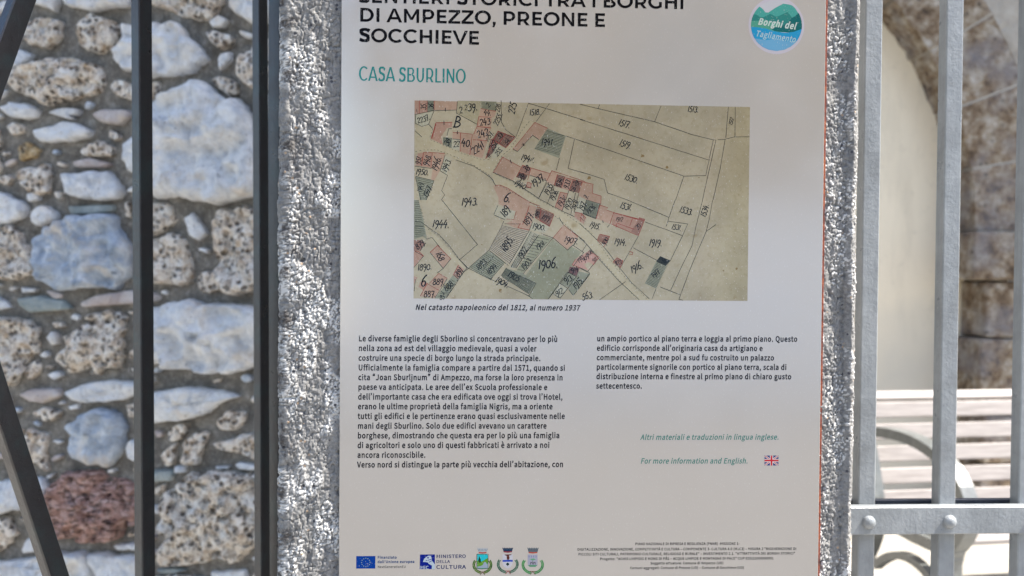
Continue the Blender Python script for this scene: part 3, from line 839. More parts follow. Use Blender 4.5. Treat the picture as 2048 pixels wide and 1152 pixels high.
# ------------------------------------------------------------------ lettering (outlines of two faces, quantised)
FONT_DATA = (
{65: (532, [[4,0,85,0,147,196,382,196,443,0,529,0,311,642,221,642], [167,260,199,359,263,576,266,576,331,359,362,260]]),
66: (575, [[88,0,292,0,391,12,468,47,518,106,536,188,499,292,405,341,405,346,475,399,499,485,483,557,437,606,367,633,278,642,88,642], [169,369,169,578,268,578,381,554,419,474,383,397,264,369], [169,65,169,306,281,306,411,278,456,191,410,95,281,65]]),
67: (558, [[330,-11,441,13,527,81,482,132,415,79,334,60,251,78,188,131,148,214,134,323,149,431,190,513,254,564,336,582,410,565,467,522,511,574,439,629,335,653,222,630,132,564,72,460,51,320,72,181,130,76,219,11]]),
68: (602, [[88,0,252,0,380,22,474,85,531,187,551,323,531,459,473,559,379,621,249,642,88,642], [169,67,169,576,242,576,341,559,411,511,453,431,467,323,453,215,411,134,341,84,242,67]]),
69: (515, [[88,0,467,0,467,69,169,69,169,303,412,303,412,372,169,372,169,573,458,573,458,642,88,642]]),
70: (483, [[88,0,169,0,169,288,414,288,414,356,169,356,169,573,458,573,458,642,88,642]]),
71: (603, [[341,-11,456,10,538,63,538,333,327,333,327,265,464,265,464,97,414,69,348,60,257,78,190,131,148,214,134,323,149,431,192,513,259,564,348,582,428,564,486,522,530,574,457,628,345,653,227,630,134,564,73,460,51,320,72,181,132,76,224,11]]),
72: (637, [[88,0,169,0,169,303,468,303,468,0,550,0,550,642,468,642,468,373,169,373,169,642,88,642]]),
73: (256, [[88,0,169,0,169,642,88,642]]),
74: (468, [[207,-11,288,4,343,47,374,110,384,188,384,642,303,642,303,196,277,91,200,60,137,76,88,132,31,90,103,14]]),
75: (565, [[88,0,169,0,169,203,279,334,472,0,562,0,330,398,531,642,439,642,171,320,169,320,169,642,88,642]]),
76: (475, [[88,0,450,0,450,69,169,69,169,642,88,642]]),
77: (710, [[88,0,161,0,161,355,151,544,154,544,206,398,327,65,382,65,502,398,554,544,558,544,547,355,547,0,622,0,622,642,525,642,403,298,358,165,355,165,308,298,186,642,88,642]]),
78: (633, [[88,0,165,0,165,337,155,537,158,537,228,405,461,0,544,0,544,642,467,642,467,308,479,105,474,105,405,237,171,642,88,642]]),
79: (649, [[325,-11,436,12,522,79,579,184,599,323,579,461,522,565,436,630,325,653,214,630,127,565,71,461,51,323,71,184,127,79,214,12], [325,60,246,78,186,131,147,214,134,323,147,431,186,513,246,564,325,582,403,564,463,513,502,431,516,323,502,214,463,131,403,78]]),
80: (554, [[88,0,169,0,169,256,275,256,371,267,446,304,494,365,511,453,494,542,445,600,369,632,271,642,88,642], [169,321,169,576,261,576,388,550,431,453,390,353,264,321]]),
81: (649, [[325,56,246,75,186,128,147,212,134,323,147,431,186,513,246,564,325,582,403,564,463,513,502,431,516,323,502,212,463,128,403,75], [521,-161,574,-157,613,-146,597,-84,530,-94,436,-72,372,-8,465,28,536,97,582,197,599,323,579,461,522,565,436,630,325,653,214,630,127,565,71,461,51,323,68,194,116,94,190,25,285,-9,321,-69,372,-118,439,-150]]),
82: (556, [[169,337,169,576,277,576,392,551,432,462,392,368,277,337], [440,0,531,0,369,281,473,342,513,462,496,546,450,602,379,632,289,642,88,642,88,0,169,0,169,272,284,272]]),
83: (521, [[266,-11,357,3,425,42,469,99,484,171,446,280,352,342,261,382,189,420,154,489,187,557,274,582,355,566,420,523,462,574,380,631,274,653,193,640,129,605,87,551,72,483,115,375,202,319,294,278,371,236,402,164,366,88,267,60,171,81,90,139,42,83,141,14]]),
84: (524, [[221,0,303,0,303,573,497,573,497,642,27,642,27,573,221,573]]),
85: (631, [[316,-11,407,3,480,49,529,134,546,264,546,642,468,642,468,263,456,166,424,103,376,70,316,60,257,70,210,103,178,166,166,263,166,642,86,642,86,264,103,134,152,49,225,3]]),
86: (503, [[206,0,299,0,503,642,421,642,318,294,256,82,252,82,190,294,86,642,1,642]]),
87: (768, [[158,0,255,0,350,387,383,533,386,533,418,387,515,0,613,0,745,642,668,642,599,292,564,84,558,84,513,292,424,642,349,642,261,292,215,84,212,84,173,292,106,642,23,642]]),
88: (501, [[15,0,101,0,193,173,244,277,248,277,303,173,398,0,488,0,299,327,474,642,390,642,304,478,258,383,255,383,204,478,116,642,27,642,202,332]]),
89: (464, [[192,0,272,0,272,249,466,642,382,642,299,460,235,320,231,320,168,460,85,642,-1,642,192,249]]),
90: (528, [[44,0,487,0,487,69,144,69,482,593,482,642,74,642,74,573,383,573,44,49]]),
97: (492, [[190,-11,274,9,348,57,350,57,357,0,423,0,423,292,413,373,384,434,333,474,258,488,152,467,72,425,102,370,167,405,245,421,323,384,343,301,212,278,122,242,69,192,52,123,91,24], [213,53,153,71,129,129,176,204,343,248,343,116,278,69]]),
98: (541, [[290,-11,368,6,434,56,479,136,496,245,484,345,448,421,388,470,307,488,229,468,158,421,161,506,161,697,81,697,81,0,144,0,151,49,155,49,221,5], [277,56,222,67,161,105,161,355,226,404,287,420,384,372,413,244,374,106]]),
99: (446, [[268,-11,350,5,422,48,387,102,336,69,275,55,169,105,128,237,170,370,277,420,328,409,372,379,412,432,354,471,274,488,187,471,114,422,64,343,46,237,63,132,109,54,180,5]]),
100: (542, [[242,-11,322,9,387,56,390,56,397,0,462,0,462,697,382,697,382,514,386,432,324,473,252,488,174,470,109,420,63,341,46,237,60,132,100,54,162,5], [260,56,163,104,129,238,169,370,266,420,324,409,382,370,382,121,322,72]]),
101: (485, [[273,-11,360,3,429,37,401,90,345,62,282,53,171,98,124,219,445,219,448,264,436,356,399,427,339,472,258,488,179,470,111,420,63,342,46,237,63,132,112,54,184,5], [123,276,170,385,260,424,347,386,378,276]]),
102: (284, [[29,411,94,411,94,0,173,0,173,411,274,411,274,475,173,475,173,551,190,620,241,644,294,631,312,693,232,708,127,666,94,551,94,475,29,471]]),
103: (493, [[241,-219,340,-206,416,-170,465,-117,481,-54,440,32,316,59,222,59,157,73,139,110,148,143,170,167,204,155,240,151,364,195,414,316,403,372,376,414,473,414,473,475,307,475,240,488,172,476,115,442,76,388,62,318,81,242,124,190,124,186,89,150,72,98,84,51,115,20,115,16,63,-33,45,-92,99,-186], [240,205,169,235,139,318,169,400,240,429,312,400,341,318,311,235], [252,-164,151,-141,115,-81,126,-39,163,0,224,-7,306,-7,378,-20,403,-67,362,-134]]),
104: (531, [[81,0,161,0,161,345,225,399,291,418,359,388,381,291,381,0,460,0,460,301,452,381,425,440,380,475,315,488,228,464,158,408,161,506,161,697,81,697]]),
105: (240, [[81,0,161,0,161,475,81,475], [121,573,159,588,174,627,159,664,121,678,83,664,68,627,83,588]]),
106: (240, [[31,-212,131,-169,161,-54,161,475,81,475,81,-54,70,-123,23,-148,-23,-139,-39,-200], [121,573,159,588,174,627,159,664,121,678,82,664,67,627,82,588]]),
107: (483, [[81,0,159,0,159,125,249,229,388,0,474,0,295,284,453,475,364,475,163,225,159,225,159,697,81,697]]),
108: (248, [[165,-11,211,-4,200,57,183,55,167,63,161,89,161,697,81,697,81,95,100,16]]),
109: (810, [[81,0,161,0,161,345,223,400,280,418,347,388,369,291,369,0,448,0,448,345,511,400,568,418,635,388,657,291,657,0,736,0,736,301,701,440,593,488,511,462,435,397,390,463,304,488,224,464,156,406,154,406,146,475,81,475]]),
110: (534, [[81,0,161,0,161,345,225,399,291,418,359,388,381,291,381,0,460,0,460,301,452,381,425,440,380,475,315,488,228,464,156,406,154,406,146,475,81,475]]),
111: (530, [[265,-11,349,5,419,54,467,132,485,237,467,343,419,422,349,471,265,488,182,471,112,422,63,343,46,237,63,132,112,54,182,5], [265,55,166,105,128,237,166,370,265,420,365,370,404,237,365,105]]),
112: (542, [[81,-200,161,-200,161,-39,158,44,224,3,290,-11,368,6,434,56,479,136,496,245,484,345,448,421,388,470,307,488,227,467,156,420,154,420,146,475,81,475], [277,56,223,67,161,105,161,355,226,404,287,420,384,372,413,244,374,106]]),
113: (542, [[382,-200,462,-200,462,475,398,475,390,431,389,431,326,473,252,488,174,470,109,420,63,341,46,237,60,132,100,54,162,5,242,-11,320,8,386,55,382,-32], [260,56,163,104,129,238,169,370,266,420,324,409,382,370,382,121,322,72]]),
114: (339, [[81,0,161,0,161,305,218,391,280,416,327,408,341,477,318,485,291,488,216,461,156,389,154,389,146,475,81,475]]),
115: (409, [[205,-11,333,30,377,130,331,226,233,274,162,306,130,356,152,405,219,425,276,413,327,383,365,433,300,472,218,488,97,448,54,353,98,263,193,215,267,181,301,125,278,73,207,51,131,66,67,108,28,54,108,7]]),
116: (330, [[229,-11,318,6,302,67,248,53,190,77,174,144,174,411,304,411,304,475,174,475,174,609,108,609,99,475,24,471,24,411,95,411,95,147,124,32]]),
117: (531, [[220,-11,306,12,376,74,379,74,385,0,452,0,452,475,372,475,372,138,309,77,243,58,175,88,154,184,154,475,74,475,74,174,82,94,109,36,154,1]]),
118: (456, [[183,0,277,0,445,475,366,475,276,205,232,65,228,65,184,205,95,475,11,475]]),
119: (702, [[156,0,249,0,316,255,348,393,353,393,385,256,453,0,551,0,679,475,602,475,533,200,504,68,500,68,467,200,392,475,314,475,240,200,208,68,204,68,176,200,105,475,24,475]]),
120: (436, [[13,0,97,0,161,111,209,196,214,196,265,111,335,0,423,0,266,240,411,475,327,475,269,371,227,291,222,291,176,371,112,475,25,475,170,248]]),
121: (456, [[88,-205,200,-157,266,-40,445,475,367,475,281,212,242,77,238,77,191,212,95,475,11,475,202,-1,192,-37,151,-110,85,-139,48,-131,32,-195]]),
122: (415, [[31,0,390,0,390,65,131,65,383,432,383,475,58,475,58,411,281,411,31,43]]),
48: (485, [[243,-11,326,9,389,72,429,176,443,323,429,468,389,571,326,633,243,653,160,633,98,571,58,468,44,323,58,176,98,72,160,9], [243,53,194,69,155,118,130,201,121,323,130,444,155,527,194,575,243,590,293,575,332,527,357,444,366,323,357,201,332,118,293,69]]),
49: (485, [[77,0,429,0,429,67,300,67,300,642,239,642,181,615,106,596,106,545,221,545,221,67,77,67]]),
50: (485, [[39,0,442,0,442,69,264,69,159,63,262,168,342,269,393,368,411,465,398,542,361,602,302,640,224,653,118,628,35,559,81,514,142,567,214,588,303,552,333,461,315,375,261,279,169,171,39,47]]),
51: (485, [[230,-11,311,1,377,37,421,95,437,172,397,279,301,334,301,339,384,395,415,493,401,561,362,611,303,642,228,653,129,631,49,577,92,526,153,571,225,588,305,560,334,487,295,399,156,364,156,303,311,268,355,174,319,87,225,55,133,77,67,129,25,77,106,15]]),
52: (485, [[298,0,373,0,373,177,459,177,459,241,373,241,373,642,284,642,18,229,18,177,298,177], [298,241,101,241,247,460,298,554,302,554,298,438]]),
53: (485, [[229,-11,308,3,375,46,422,115,439,208,424,300,382,364,321,401,246,413,194,406,150,388,166,573,408,573,408,642,96,642,75,342,118,315,169,343,225,353,322,314,358,207,318,96,221,55,128,77,64,126,24,74,105,15]]),
54: (485, [[263,-11,334,4,393,46,433,112,448,197,436,285,400,348,343,386,270,398,193,378,124,321,139,447,175,529,227,574,290,587,346,574,391,538,437,587,373,635,286,653,197,634,121,574,69,467,49,306,65,167,110,68,178,8], [126,257,192,320,256,339,343,300,372,197,341,91,263,52,209,65,168,105,140,169]]),
55: (485, [[173,0,256,0,269,172,298,319,353,455,445,593,445,642,43,642,43,573,355,573,275,444,221,312,189,168]]),
56: (485, [[245,-11,327,1,390,37,431,89,446,154,413,260,338,323,338,327,394,391,423,482,411,550,376,604,321,639,247,651,121,606,71,488,97,401,158,341,158,337,77,269,40,159,56,91,98,37,163,1], [289,348,188,401,144,488,172,563,246,592,326,559,355,478,338,410], [246,48,150,82,111,166,136,249,200,312,319,253,369,157,336,78]]),
57: (485, [[206,-11,293,8,367,71,419,182,439,348,422,482,377,577,308,634,222,653,152,638,93,596,53,530,39,445,51,357,87,294,143,256,215,243,295,265,363,321,347,196,312,114,262,69,203,55,144,68,95,104,51,54,115,7], [362,389,295,323,228,303,143,342,114,445,145,551,223,591,320,539]]),
32: (196, []),
46: (243, [[122,-11,162,5,179,49,162,93,122,110,81,93,64,49,81,5]]),
44: (243, [[66,-166,159,-94,193,17,176,85,126,110,84,95,66,54,83,13,124,-2,134,-1,110,-71,46,-119]]),
45: (303, [[40,214,264,214,264,276,40,276]]),
8211: (469, [[40,219,429,219,429,273,40,273]]),
40: (296, [[209,-172,258,-150,209,-52,174,52,154,161,147,272,154,383,174,491,209,595,258,693,209,716,155,615,115,509,89,395,81,272,89,148,115,35,155,-71]]),
41: (296, [[87,-172,141,-71,181,35,207,148,215,272,207,395,181,509,141,615,87,716,37,693,86,595,121,491,143,383,150,272,143,161,121,52,86,-52,37,-150]]),
224: (492, [[190,-11,274,9,348,57,350,57,357,0,423,0,423,292,413,373,384,434,333,474,258,488,152,467,72,425,102,370,167,405,245,421,323,384,343,301,212,278,122,242,69,192,52,123,91,24], [213,53,153,71,129,129,176,204,343,248,343,116,278,69], [276,560,317,600,178,763,123,711]]),
232: (485, [[273,-11,360,3,429,37,401,90,345,62,282,53,171,98,124,219,445,219,448,264,436,356,399,427,339,472,258,488,179,470,111,420,63,342,46,237,63,132,112,54,184,5], [123,276,170,385,260,424,347,386,378,276], [271,560,313,600,175,763,118,711]]),
249: (531, [[220,-11,306,12,376,74,379,74,385,0,452,0,452,475,372,475,372,138,309,77,243,58,175,88,154,184,154,475,74,475,74,174,82,94,109,36,154,1], [279,560,320,600,181,763,126,711]]),
192: (532, [[281,682,318,722,179,849,134,794], [4,0,85,0,147,196,382,196,443,0,529,0,311,642,221,642], [167,260,199,359,263,576,266,576,331,359,362,260]]),
194: (532, [[156,684,263,775,267,775,375,684,410,710,307,820,223,820,121,710], [4,0,85,0,147,196,382,196,443,0,529,0,311,642,221,642], [167,260,199,359,263,576,266,576,331,359,362,260]]),
34: (415, [[96,423,146,423,161,586,163,675,79,675,81,586], [269,423,317,423,334,586,335,675,250,675,252,586]]),
8220: (875, [[674,708,656,741,580,679,546,578,567,518,615,495,660,513,675,551,660,591,621,607,596,600,617,660], [842,708,824,741,748,679,714,578,735,518,783,495,828,513,843,551,828,591,788,607,764,600,785,660]]),
8221: (875, [[201,524,220,491,295,554,329,655,309,714,260,738,215,720,200,681,215,641,255,625,279,632,258,573], [33,524,52,491,127,554,161,655,141,714,92,738,47,720,32,681,47,641,88,625,111,632,90,573]]),
8217: (875, [[42,524,60,491,136,554,170,655,149,714,101,738,56,720,41,681,56,641,96,625,120,632,99,573]]),
39: (243, [[96,423,146,423,161,586,163,675,79,675,81,586]]),
58: (243, [[122,341,162,358,179,403,162,447,122,464,81,447,64,403,81,358], [122,-11,162,5,179,49,162,93,122,110,81,93,64,49,81,5]])},
{65: (480, [[16,0,201,509,276,509,463,0,395,0,287,302,264,372,232,478,245,478,213,371,191,302,85,0], [110,142,110,199,370,199,370,142]]),
66: (456, [[60,0,60,509,241,509,289,504,329,491,359,469,381,442,394,410,398,374,395,344,387,320,373,301,356,286,315,267,315,262,339,257,363,245,385,227,402,203,414,173,418,136,413,100,400,67,377,39,344,18,301,4,247,0], [125,57,245,57,296,63,330,80,349,105,355,137,352,161,342,184,327,203,306,218,279,228,248,231,125,231], [125,285,238,285,265,288,288,296,308,309,323,326,333,348,336,372,330,403,313,429,283,446,240,452,125,452]]),
67: (510, [[267,-7,235,-5,205,1,177,11,150,25,126,42,104,63,86,88,70,115,57,146,48,179,42,215,40,254,42,293,48,329,57,362,70,393,86,421,104,445,126,466,150,484,177,498,205,508,235,514,267,516,305,513,340,504,373,490,402,471,427,447,448,418,463,385,473,348,408,348,401,373,389,395,375,413,357,428,337,440,315,449,267,456,223,450,184,432,150,403,125,364,109,314,103,254,109,194,125,145,151,105,184,76,223,59,267,53,315,60,337,69,357,81,375,96,389,114,401,136,408,160,473,160,463,124,448,91,428,62,402,38,373,19,341,5,305,-4]]),
68: (502, [[219,0,96,0,96,57,215,57,272,63,318,81,354,110,379,149,394,198,399,255,394,312,379,361,354,399,320,428,275,446,221,452,93,452,93,509,225,509,261,507,294,501,325,492,353,478,377,461,399,441,418,418,433,391,446,361,455,329,460,293,462,255,460,217,455,181,446,149,433,119,417,92,398,68,376,48,351,31,322,17,291,8,256,2], [125,509,125,0,60,0,60,509]]),
69: (419, [[60,0,60,509,372,509,372,452,125,452,125,286,355,286,355,229,125,229,125,57,375,57,375,0]]),
70: (410, [[60,0,60,509,369,509,369,452,125,452,125,278,346,278,346,221,125,221,125,0]]),
71: (520, [[269,-7,236,-5,205,1,176,11,149,25,125,43,104,64,85,88,69,116,57,146,47,179,42,215,40,254,42,293,47,329,57,362,69,393,85,421,103,445,125,466,149,484,175,498,203,508,233,514,265,516,304,513,340,504,374,489,403,469,429,445,449,416,465,384,474,349,408,349,387,393,373,411,356,427,337,439,315,448,291,454,265,456,222,450,183,432,150,404,125,364,109,314,103,254,109,194,125,145,151,105,184,76,224,59,269,53,309,57,345,71,374,93,396,123,410,160,415,202,434,199,283,199,283,256,478,256,478,200,471,141,451,91,419,50,377,19,326,0]]),
72: (517, [[60,0,60,509,125,509,125,289,392,289,392,509,457,509,457,0,392,0,392,232,125,232,125,0]]),
73: (300, [[31,0,31,57,118,57,118,452,31,452,31,509,269,509,269,452,183,452,183,57,269,57,269,0]]),
74: (396, [[185,-7,153,-4,124,3,98,15,75,33,57,55,44,81,36,111,33,145,33,173,98,173,98,145,104,104,122,74,149,56,185,50,220,56,248,74,266,104,272,145,272,509,336,509,336,145,334,111,326,81,313,55,294,33,271,15,246,3,217,-4]]),
75: (467, [[104,145,104,216,139,261,174,303,212,344,364,509,448,509,231,276,228,276], [60,0,60,509,125,509,125,334,124,225,125,193,125,0], [372,0,188,259,228,309,449,0]]),
76: (393, [[60,0,60,509,125,509,125,57,361,57,361,0]]),
77: (628, [[60,0,60,509,152,509,277,187,287,159,299,123,311,84,322,49,307,49,318,83,330,121,342,158,352,187,476,509,568,509,568,0,504,0,504,291,504,327,505,369,506,413,507,457,513,457,498,409,482,363,467,322,456,291,342,0,286,0,170,291,159,321,145,361,129,408,112,457,119,457,120,416,121,372,122,328,122,291,122,0]]),
78: (523, [[60,0,60,509,136,509,343,183,363,151,388,107,414,55,405,54,401,108,399,157,399,195,399,509,463,509,463,0,387,0,202,290,177,331,148,381,108,452,119,454,122,384,124,328,125,291,125,0]]),
79: (533, [[267,-7,235,-5,205,1,177,11,150,25,126,42,105,63,86,88,70,115,57,146,48,179,42,215,40,254,42,293,48,329,57,362,70,393,86,421,105,445,126,466,150,484,177,498,205,508,235,514,267,516,299,514,329,508,357,498,384,484,408,466,429,445,448,421,464,393,477,362,486,329,491,293,493,254,491,215,486,179,477,146,464,115,448,88,429,63,408,42,384,25,357,11,329,1,299,-5], [267,53,310,59,349,76,383,105,408,144,425,194,430,254,425,314,408,365,383,404,349,433,310,450,267,456,223,450,184,433,151,404,125,364,109,314,103,254,109,194,125,144,151,105,184,76,223,59]]),
80: (445, [[60,0,60,509,235,509,289,503,332,487,366,462,390,430,404,391,409,348,404,304,390,265,366,233,332,207,289,191,235,186,109,186,109,242,233,242,269,246,297,256,318,272,333,294,342,319,344,348,342,376,333,402,318,423,297,439,268,449,232,452,125,452,125,0]]),
81: (533, [[245,159,313,159,369,85,384,65,468,-48,401,-48,346,27,331,46], [267,-7,235,-5,205,1,177,11,150,25,126,42,105,63,86,88,70,115,57,146,48,179,42,215,40,254,42,293,48,329,57,362,70,393,86,421,105,445,126,466,150,484,177,498,205,508,235,514,267,516,299,514,329,508,357,498,384,484,408,466,429,445,448,421,464,393,477,362,486,329,491,293,493,254,491,215,486,179,477,146,464,115,448,88,429,63,408,42,384,25,357,11,329,1,299,-5], [267,53,310,59,349,76,383,105,408,144,425,194,430,254,425,314,408,365,383,404,349,433,310,450,267,456,223,450,184,433,151,404,125,364,109,314,103,254,109,194,125,144,151,105,184,76,223,59]]),
82: (449, [[60,0,60,509,236,509,290,504,333,489,367,465,390,433,405,395,409,352,405,309,390,271,367,240,333,217,289,203,236,198,96,198,96,255,234,255,269,258,298,267,319,281,334,300,342,324,345,352,342,380,334,405,319,425,298,440,269,449,233,452,125,452,125,0], [353,0,230,229,303,229,428,0]]),
83: (447, [[224,-9,172,-4,128,9,91,31,64,60,46,96,38,137,104,137,110,110,123,88,142,71,166,59,194,52,224,49,257,52,286,60,311,74,329,92,341,114,346,139,342,161,332,179,316,193,296,205,245,222,184,239,128,260,86,289,60,326,52,372,58,413,75,448,102,476,138,498,180,511,227,516,275,511,316,498,351,476,377,449,394,415,401,378,337,378,326,412,302,437,267,453,225,459,194,456,167,448,145,435,129,418,118,398,115,376,119,352,131,334,148,319,169,308,212,293,264,279,312,264,359,238,379,220,395,198,405,171,408,139,403,99,386,64,360,34,323,11,278,-4]]),
84: (449, [[32,452,32,509,417,509,417,452,257,452,257,0,193,0,193,452]]),
85: (517, [[259,-8,203,-2,154,15,114,43,85,80,66,124,60,173,60,509,124,509,124,178,128,144,141,113,160,87,187,68,220,56,259,52,298,56,331,68,357,87,377,113,389,144,393,178,393,509,457,509,457,173,451,124,433,80,403,43,363,15,315,-2]]),
86: (480, [[204,0,16,509,84,509,192,206,215,137,248,31,235,31,267,138,290,206,395,509,463,509,278,0]]),
87: (686, [[155,0,16,509,82,509,163,196,175,145,187,94,197,40,189,40,200,94,211,145,224,196,306,509,380,509,462,196,474,145,486,94,497,40,488,40,499,94,510,145,523,196,603,509,670,509,530,0,455,0,368,323,351,391,336,475,350,475,335,395,318,323,230,0]]),
88: (474, [[18,0,217,284,217,236,29,509,104,509,178,400,204,361,223,329,243,292,232,292,252,329,272,361,298,400,374,509,446,509,259,239,259,287,456,0,382,0,292,129,268,165,250,195,230,231,244,231,225,196,206,166,182,129,91,0]]),
89: (472, [[203,0,203,208,16,509,91,509,192,344,222,292,250,230,224,230,251,293,280,344,381,509,455,509,268,208,268,0]]),
90: (438, [[42,0,42,46,273,385,306,431,341,476,348,454,285,452,223,452,40,452,40,509,397,509,397,462,169,129,134,81,97,33,90,54,152,57,214,57,399,57,399,0]]),
97: (389, [[160,-9,126,-5,94,5,68,22,48,45,35,73,30,108,34,138,43,161,58,179,78,193,125,211,178,220,234,227,252,230,265,235,273,243,276,255,276,257,273,279,267,297,256,311,240,322,220,329,196,331,171,329,149,322,132,313,118,301,100,274,41,291,57,322,79,346,104,364,133,375,163,382,194,384,239,379,263,372,286,360,306,343,322,320,333,290,337,251,337,0,277,0,277,52,272,52,252,25,236,12,215,1,190,-6], [170,45,202,49,228,59,248,74,263,93,272,115,276,138,276,190,270,186,259,182,231,176,200,171,175,168,134,159,117,150,103,139,95,124,92,105,94,87,102,72,114,61,130,52,149,47]]),
98: (424, [[229,-8,198,-5,172,4,153,17,138,31,118,59,112,59,112,0,53,0,53,509,114,509,114,319,118,319,137,346,152,360,171,373,197,381,229,384,274,378,313,361,345,332,370,293,385,245,390,189,385,133,370,84,346,45,313,16,274,-2], [220,47,253,51,279,66,301,88,316,117,325,151,328,189,325,227,316,261,301,290,280,311,253,325,220,330,188,325,161,312,140,291,125,263,116,229,113,189,116,150,125,115,140,86,162,65,188,51]]),
99: (396, [[207,-8,159,-2,117,16,82,46,56,85,40,133,34,187,40,243,56,291,82,330,117,360,159,378,207,384,260,377,284,368,305,356,324,341,340,322,353,301,362,277,303,262,290,289,270,311,242,325,207,330,173,325,145,310,124,287,108,258,99,224,96,187,99,151,108,117,124,89,145,66,173,51,207,46,243,52,271,66,292,89,304,117,363,102,354,78,341,56,325,37,306,21,285,9,261,-1]]),
100: (424, [[195,-8,151,-2,111,16,79,45,55,84,39,133,34,189,39,245,55,293,79,332,112,361,151,378,196,384,228,381,253,373,272,360,287,346,306,319,311,319,311,509,372,509,372,0,313,0,313,59,307,59,287,31,272,17,252,4,227,-5], [205,47,236,51,263,65,284,86,299,115,309,150,312,189,309,229,300,263,284,291,263,312,237,325,205,330,172,325,145,311,124,290,108,261,99,227,96,189,99,151,109,117,124,88,145,66,172,51]]),
101: (404, [[212,-8,161,-2,117,16,82,46,56,85,40,132,34,187,39,242,55,290,81,329,115,359,157,378,205,384,236,382,266,374,294,361,319,341,341,315,357,282,368,242,371,194,371,169,75,169,75,221,338,221,310,202,307,237,298,269,283,294,263,314,237,326,205,330,173,326,146,313,125,294,109,270,99,241,96,211,96,178,100,139,110,106,128,80,151,61,179,50,212,46,234,48,254,53,271,61,285,73,297,88,306,105,365,91,353,63,335,39,311,19,283,4,249,-5]]),
102: (254, [[228,379,228,327,6,327,6,379], [81,0,81,432,84,461,96,486,113,505,135,519,161,527,187,530,222,527,243,521,227,468,215,472,195,474,171,470,154,460,145,443,142,419,142,0]]),
103: (425, [[207,-151,168,-148,134,-140,105,-127,82,-110,64,-91,51,-69,101,-41,122,-66,136,-78,154,-88,178,-95,207,-97,249,-92,282,-75,304,-47,311,-6,311,68,306,68,287,41,272,28,252,16,227,8,195,5,152,10,113,27,80,53,55,90,39,136,34,191,39,246,55,293,80,332,112,361,152,378,196,384,228,382,253,373,273,360,288,346,308,319,313,319,313,379,372,379,372,-9,367,-54,350,-90,324,-117,291,-136,251,-147], [205,59,237,63,264,75,285,95,300,121,309,154,312,193,309,231,300,264,285,291,264,312,237,325,205,330,172,325,145,312,124,290,109,262,99,229,96,193,99,155,109,123,124,96,145,76,172,63]]),
104: (410, [[114,227,114,0,53,0,53,509,114,509,114,287,102,287,124,332,152,362,187,379,227,384,264,380,295,369,321,349,341,321,353,285,357,240,357,0,296,0,296,235,290,275,273,304,246,323,210,329,184,326,161,317,141,303,126,283,117,257]]),
105: (167, [[53,0,53,379,114,379,114,0], [84,443,67,446,54,455,44,468,41,483,44,499,54,512,67,521,84,524,100,521,114,512,123,499,126,483,123,468,114,455,100,446]]),
106: (167, [[53,379,114,379,114,-30,111,-63,102,-90,86,-113,65,-129,37,-139,4,-143,-10,-143,-10,-87,2,-87,25,-83,40,-72,50,-54,53,-29], [83,443,67,446,53,455,44,468,41,483,44,499,53,512,67,521,83,524,100,521,114,512,123,499,126,483,123,468,114,455,100,446]]),
107: (381, [[110,137,110,212,121,212,284,379,360,379,184,199,177,199], [53,0,53,509,114,509,114,0], [294,0,148,186,191,229,372,0]]),
108: (189, [[139,-2,101,3,74,20,58,47,53,84,53,509,114,509,114,99,115,77,120,62,130,54,146,52,160,53,170,54,181,3,162,-1]]),
109: (610, [[53,0,53,379,112,379,112,295,108,295,118,323,132,346,151,363,172,376,195,384,219,386,257,380,287,361,309,331,321,295,312,295,322,321,337,343,357,361,381,375,407,383,437,386,468,383,497,372,522,354,541,328,553,296,557,255,557,0,496,0,496,254,490,289,473,313,447,326,419,330,395,328,374,320,358,307,345,290,338,270,335,247,335,0,274,0,274,260,269,288,253,311,229,326,199,330,178,328,158,320,140,307,126,289,117,266,114,238,114,0]]),
110: (410, [[114,227,114,0,53,0,53,379,112,379,112,287,102,287,124,332,152,362,187,379,227,384,264,380,295,369,321,349,341,321,353,285,357,240,357,0,296,0,296,235,290,275,273,304,246,323,210,329,184,326,161,317,141,303,126,283,117,257]]),
111: (415, [[207,-8,159,-2,117,16,82,46,56,85,40,133,34,187,40,243,56,291,82,330,117,360,159,378,207,384,256,378,299,360,333,330,359,291,376,243,381,187,376,133,359,85,333,46,299,16,256,-2], [207,46,242,51,270,66,292,89,307,117,316,151,319,187,316,224,307,258,292,287,270,310,242,325,207,330,173,325,145,310,124,287,108,258,99,224,96,187,99,151,108,117,124,89,145,66,173,51]]),
112: (424, [[53,-143,53,379,112,379,112,319,118,319,137,346,152,360,171,373,197,381,229,384,274,378,313,361,345,332,370,293,385,245,390,189,385,133,370,84,346,45,313,16,274,-2,229,-8,198,-5,173,4,153,17,138,31,118,59,114,59,114,-143], [220,47,253,51,279,66,301,88,316,117,325,151,328,189,325,227,316,261,301,290,280,311,253,325,220,330,188,325,161,312,140,291,125,263,116,229,113,189,116,150,125,115,140,86,162,65,188,51]]),
113: (424, [[372,-143,311,-143,311,59,306,59,287,31,272,17,252,4,227,-5,195,-8,151,-2,111,16,79,45,55,84,39,133,34,189,39,245,55,293,79,332,112,361,151,378,196,384,228,381,253,373,272,360,287,346,307,319,313,319,313,379,372,379], [205,47,236,51,263,65,284,86,299,115,309,150,312,189,309,229,300,263,284,291,263,312,237,325,205,330,172,325,145,311,124,290,108,261,99,227,96,189,99,151,109,117,124,88,145,66,172,51]]),
114: (259, [[53,0,53,379,112,379,112,321,115,321,130,347,152,367,181,380,213,385,229,384,243,384,243,322,230,324,207,326,182,323,159,315,140,301,126,284,117,262,114,237,114,0]]),
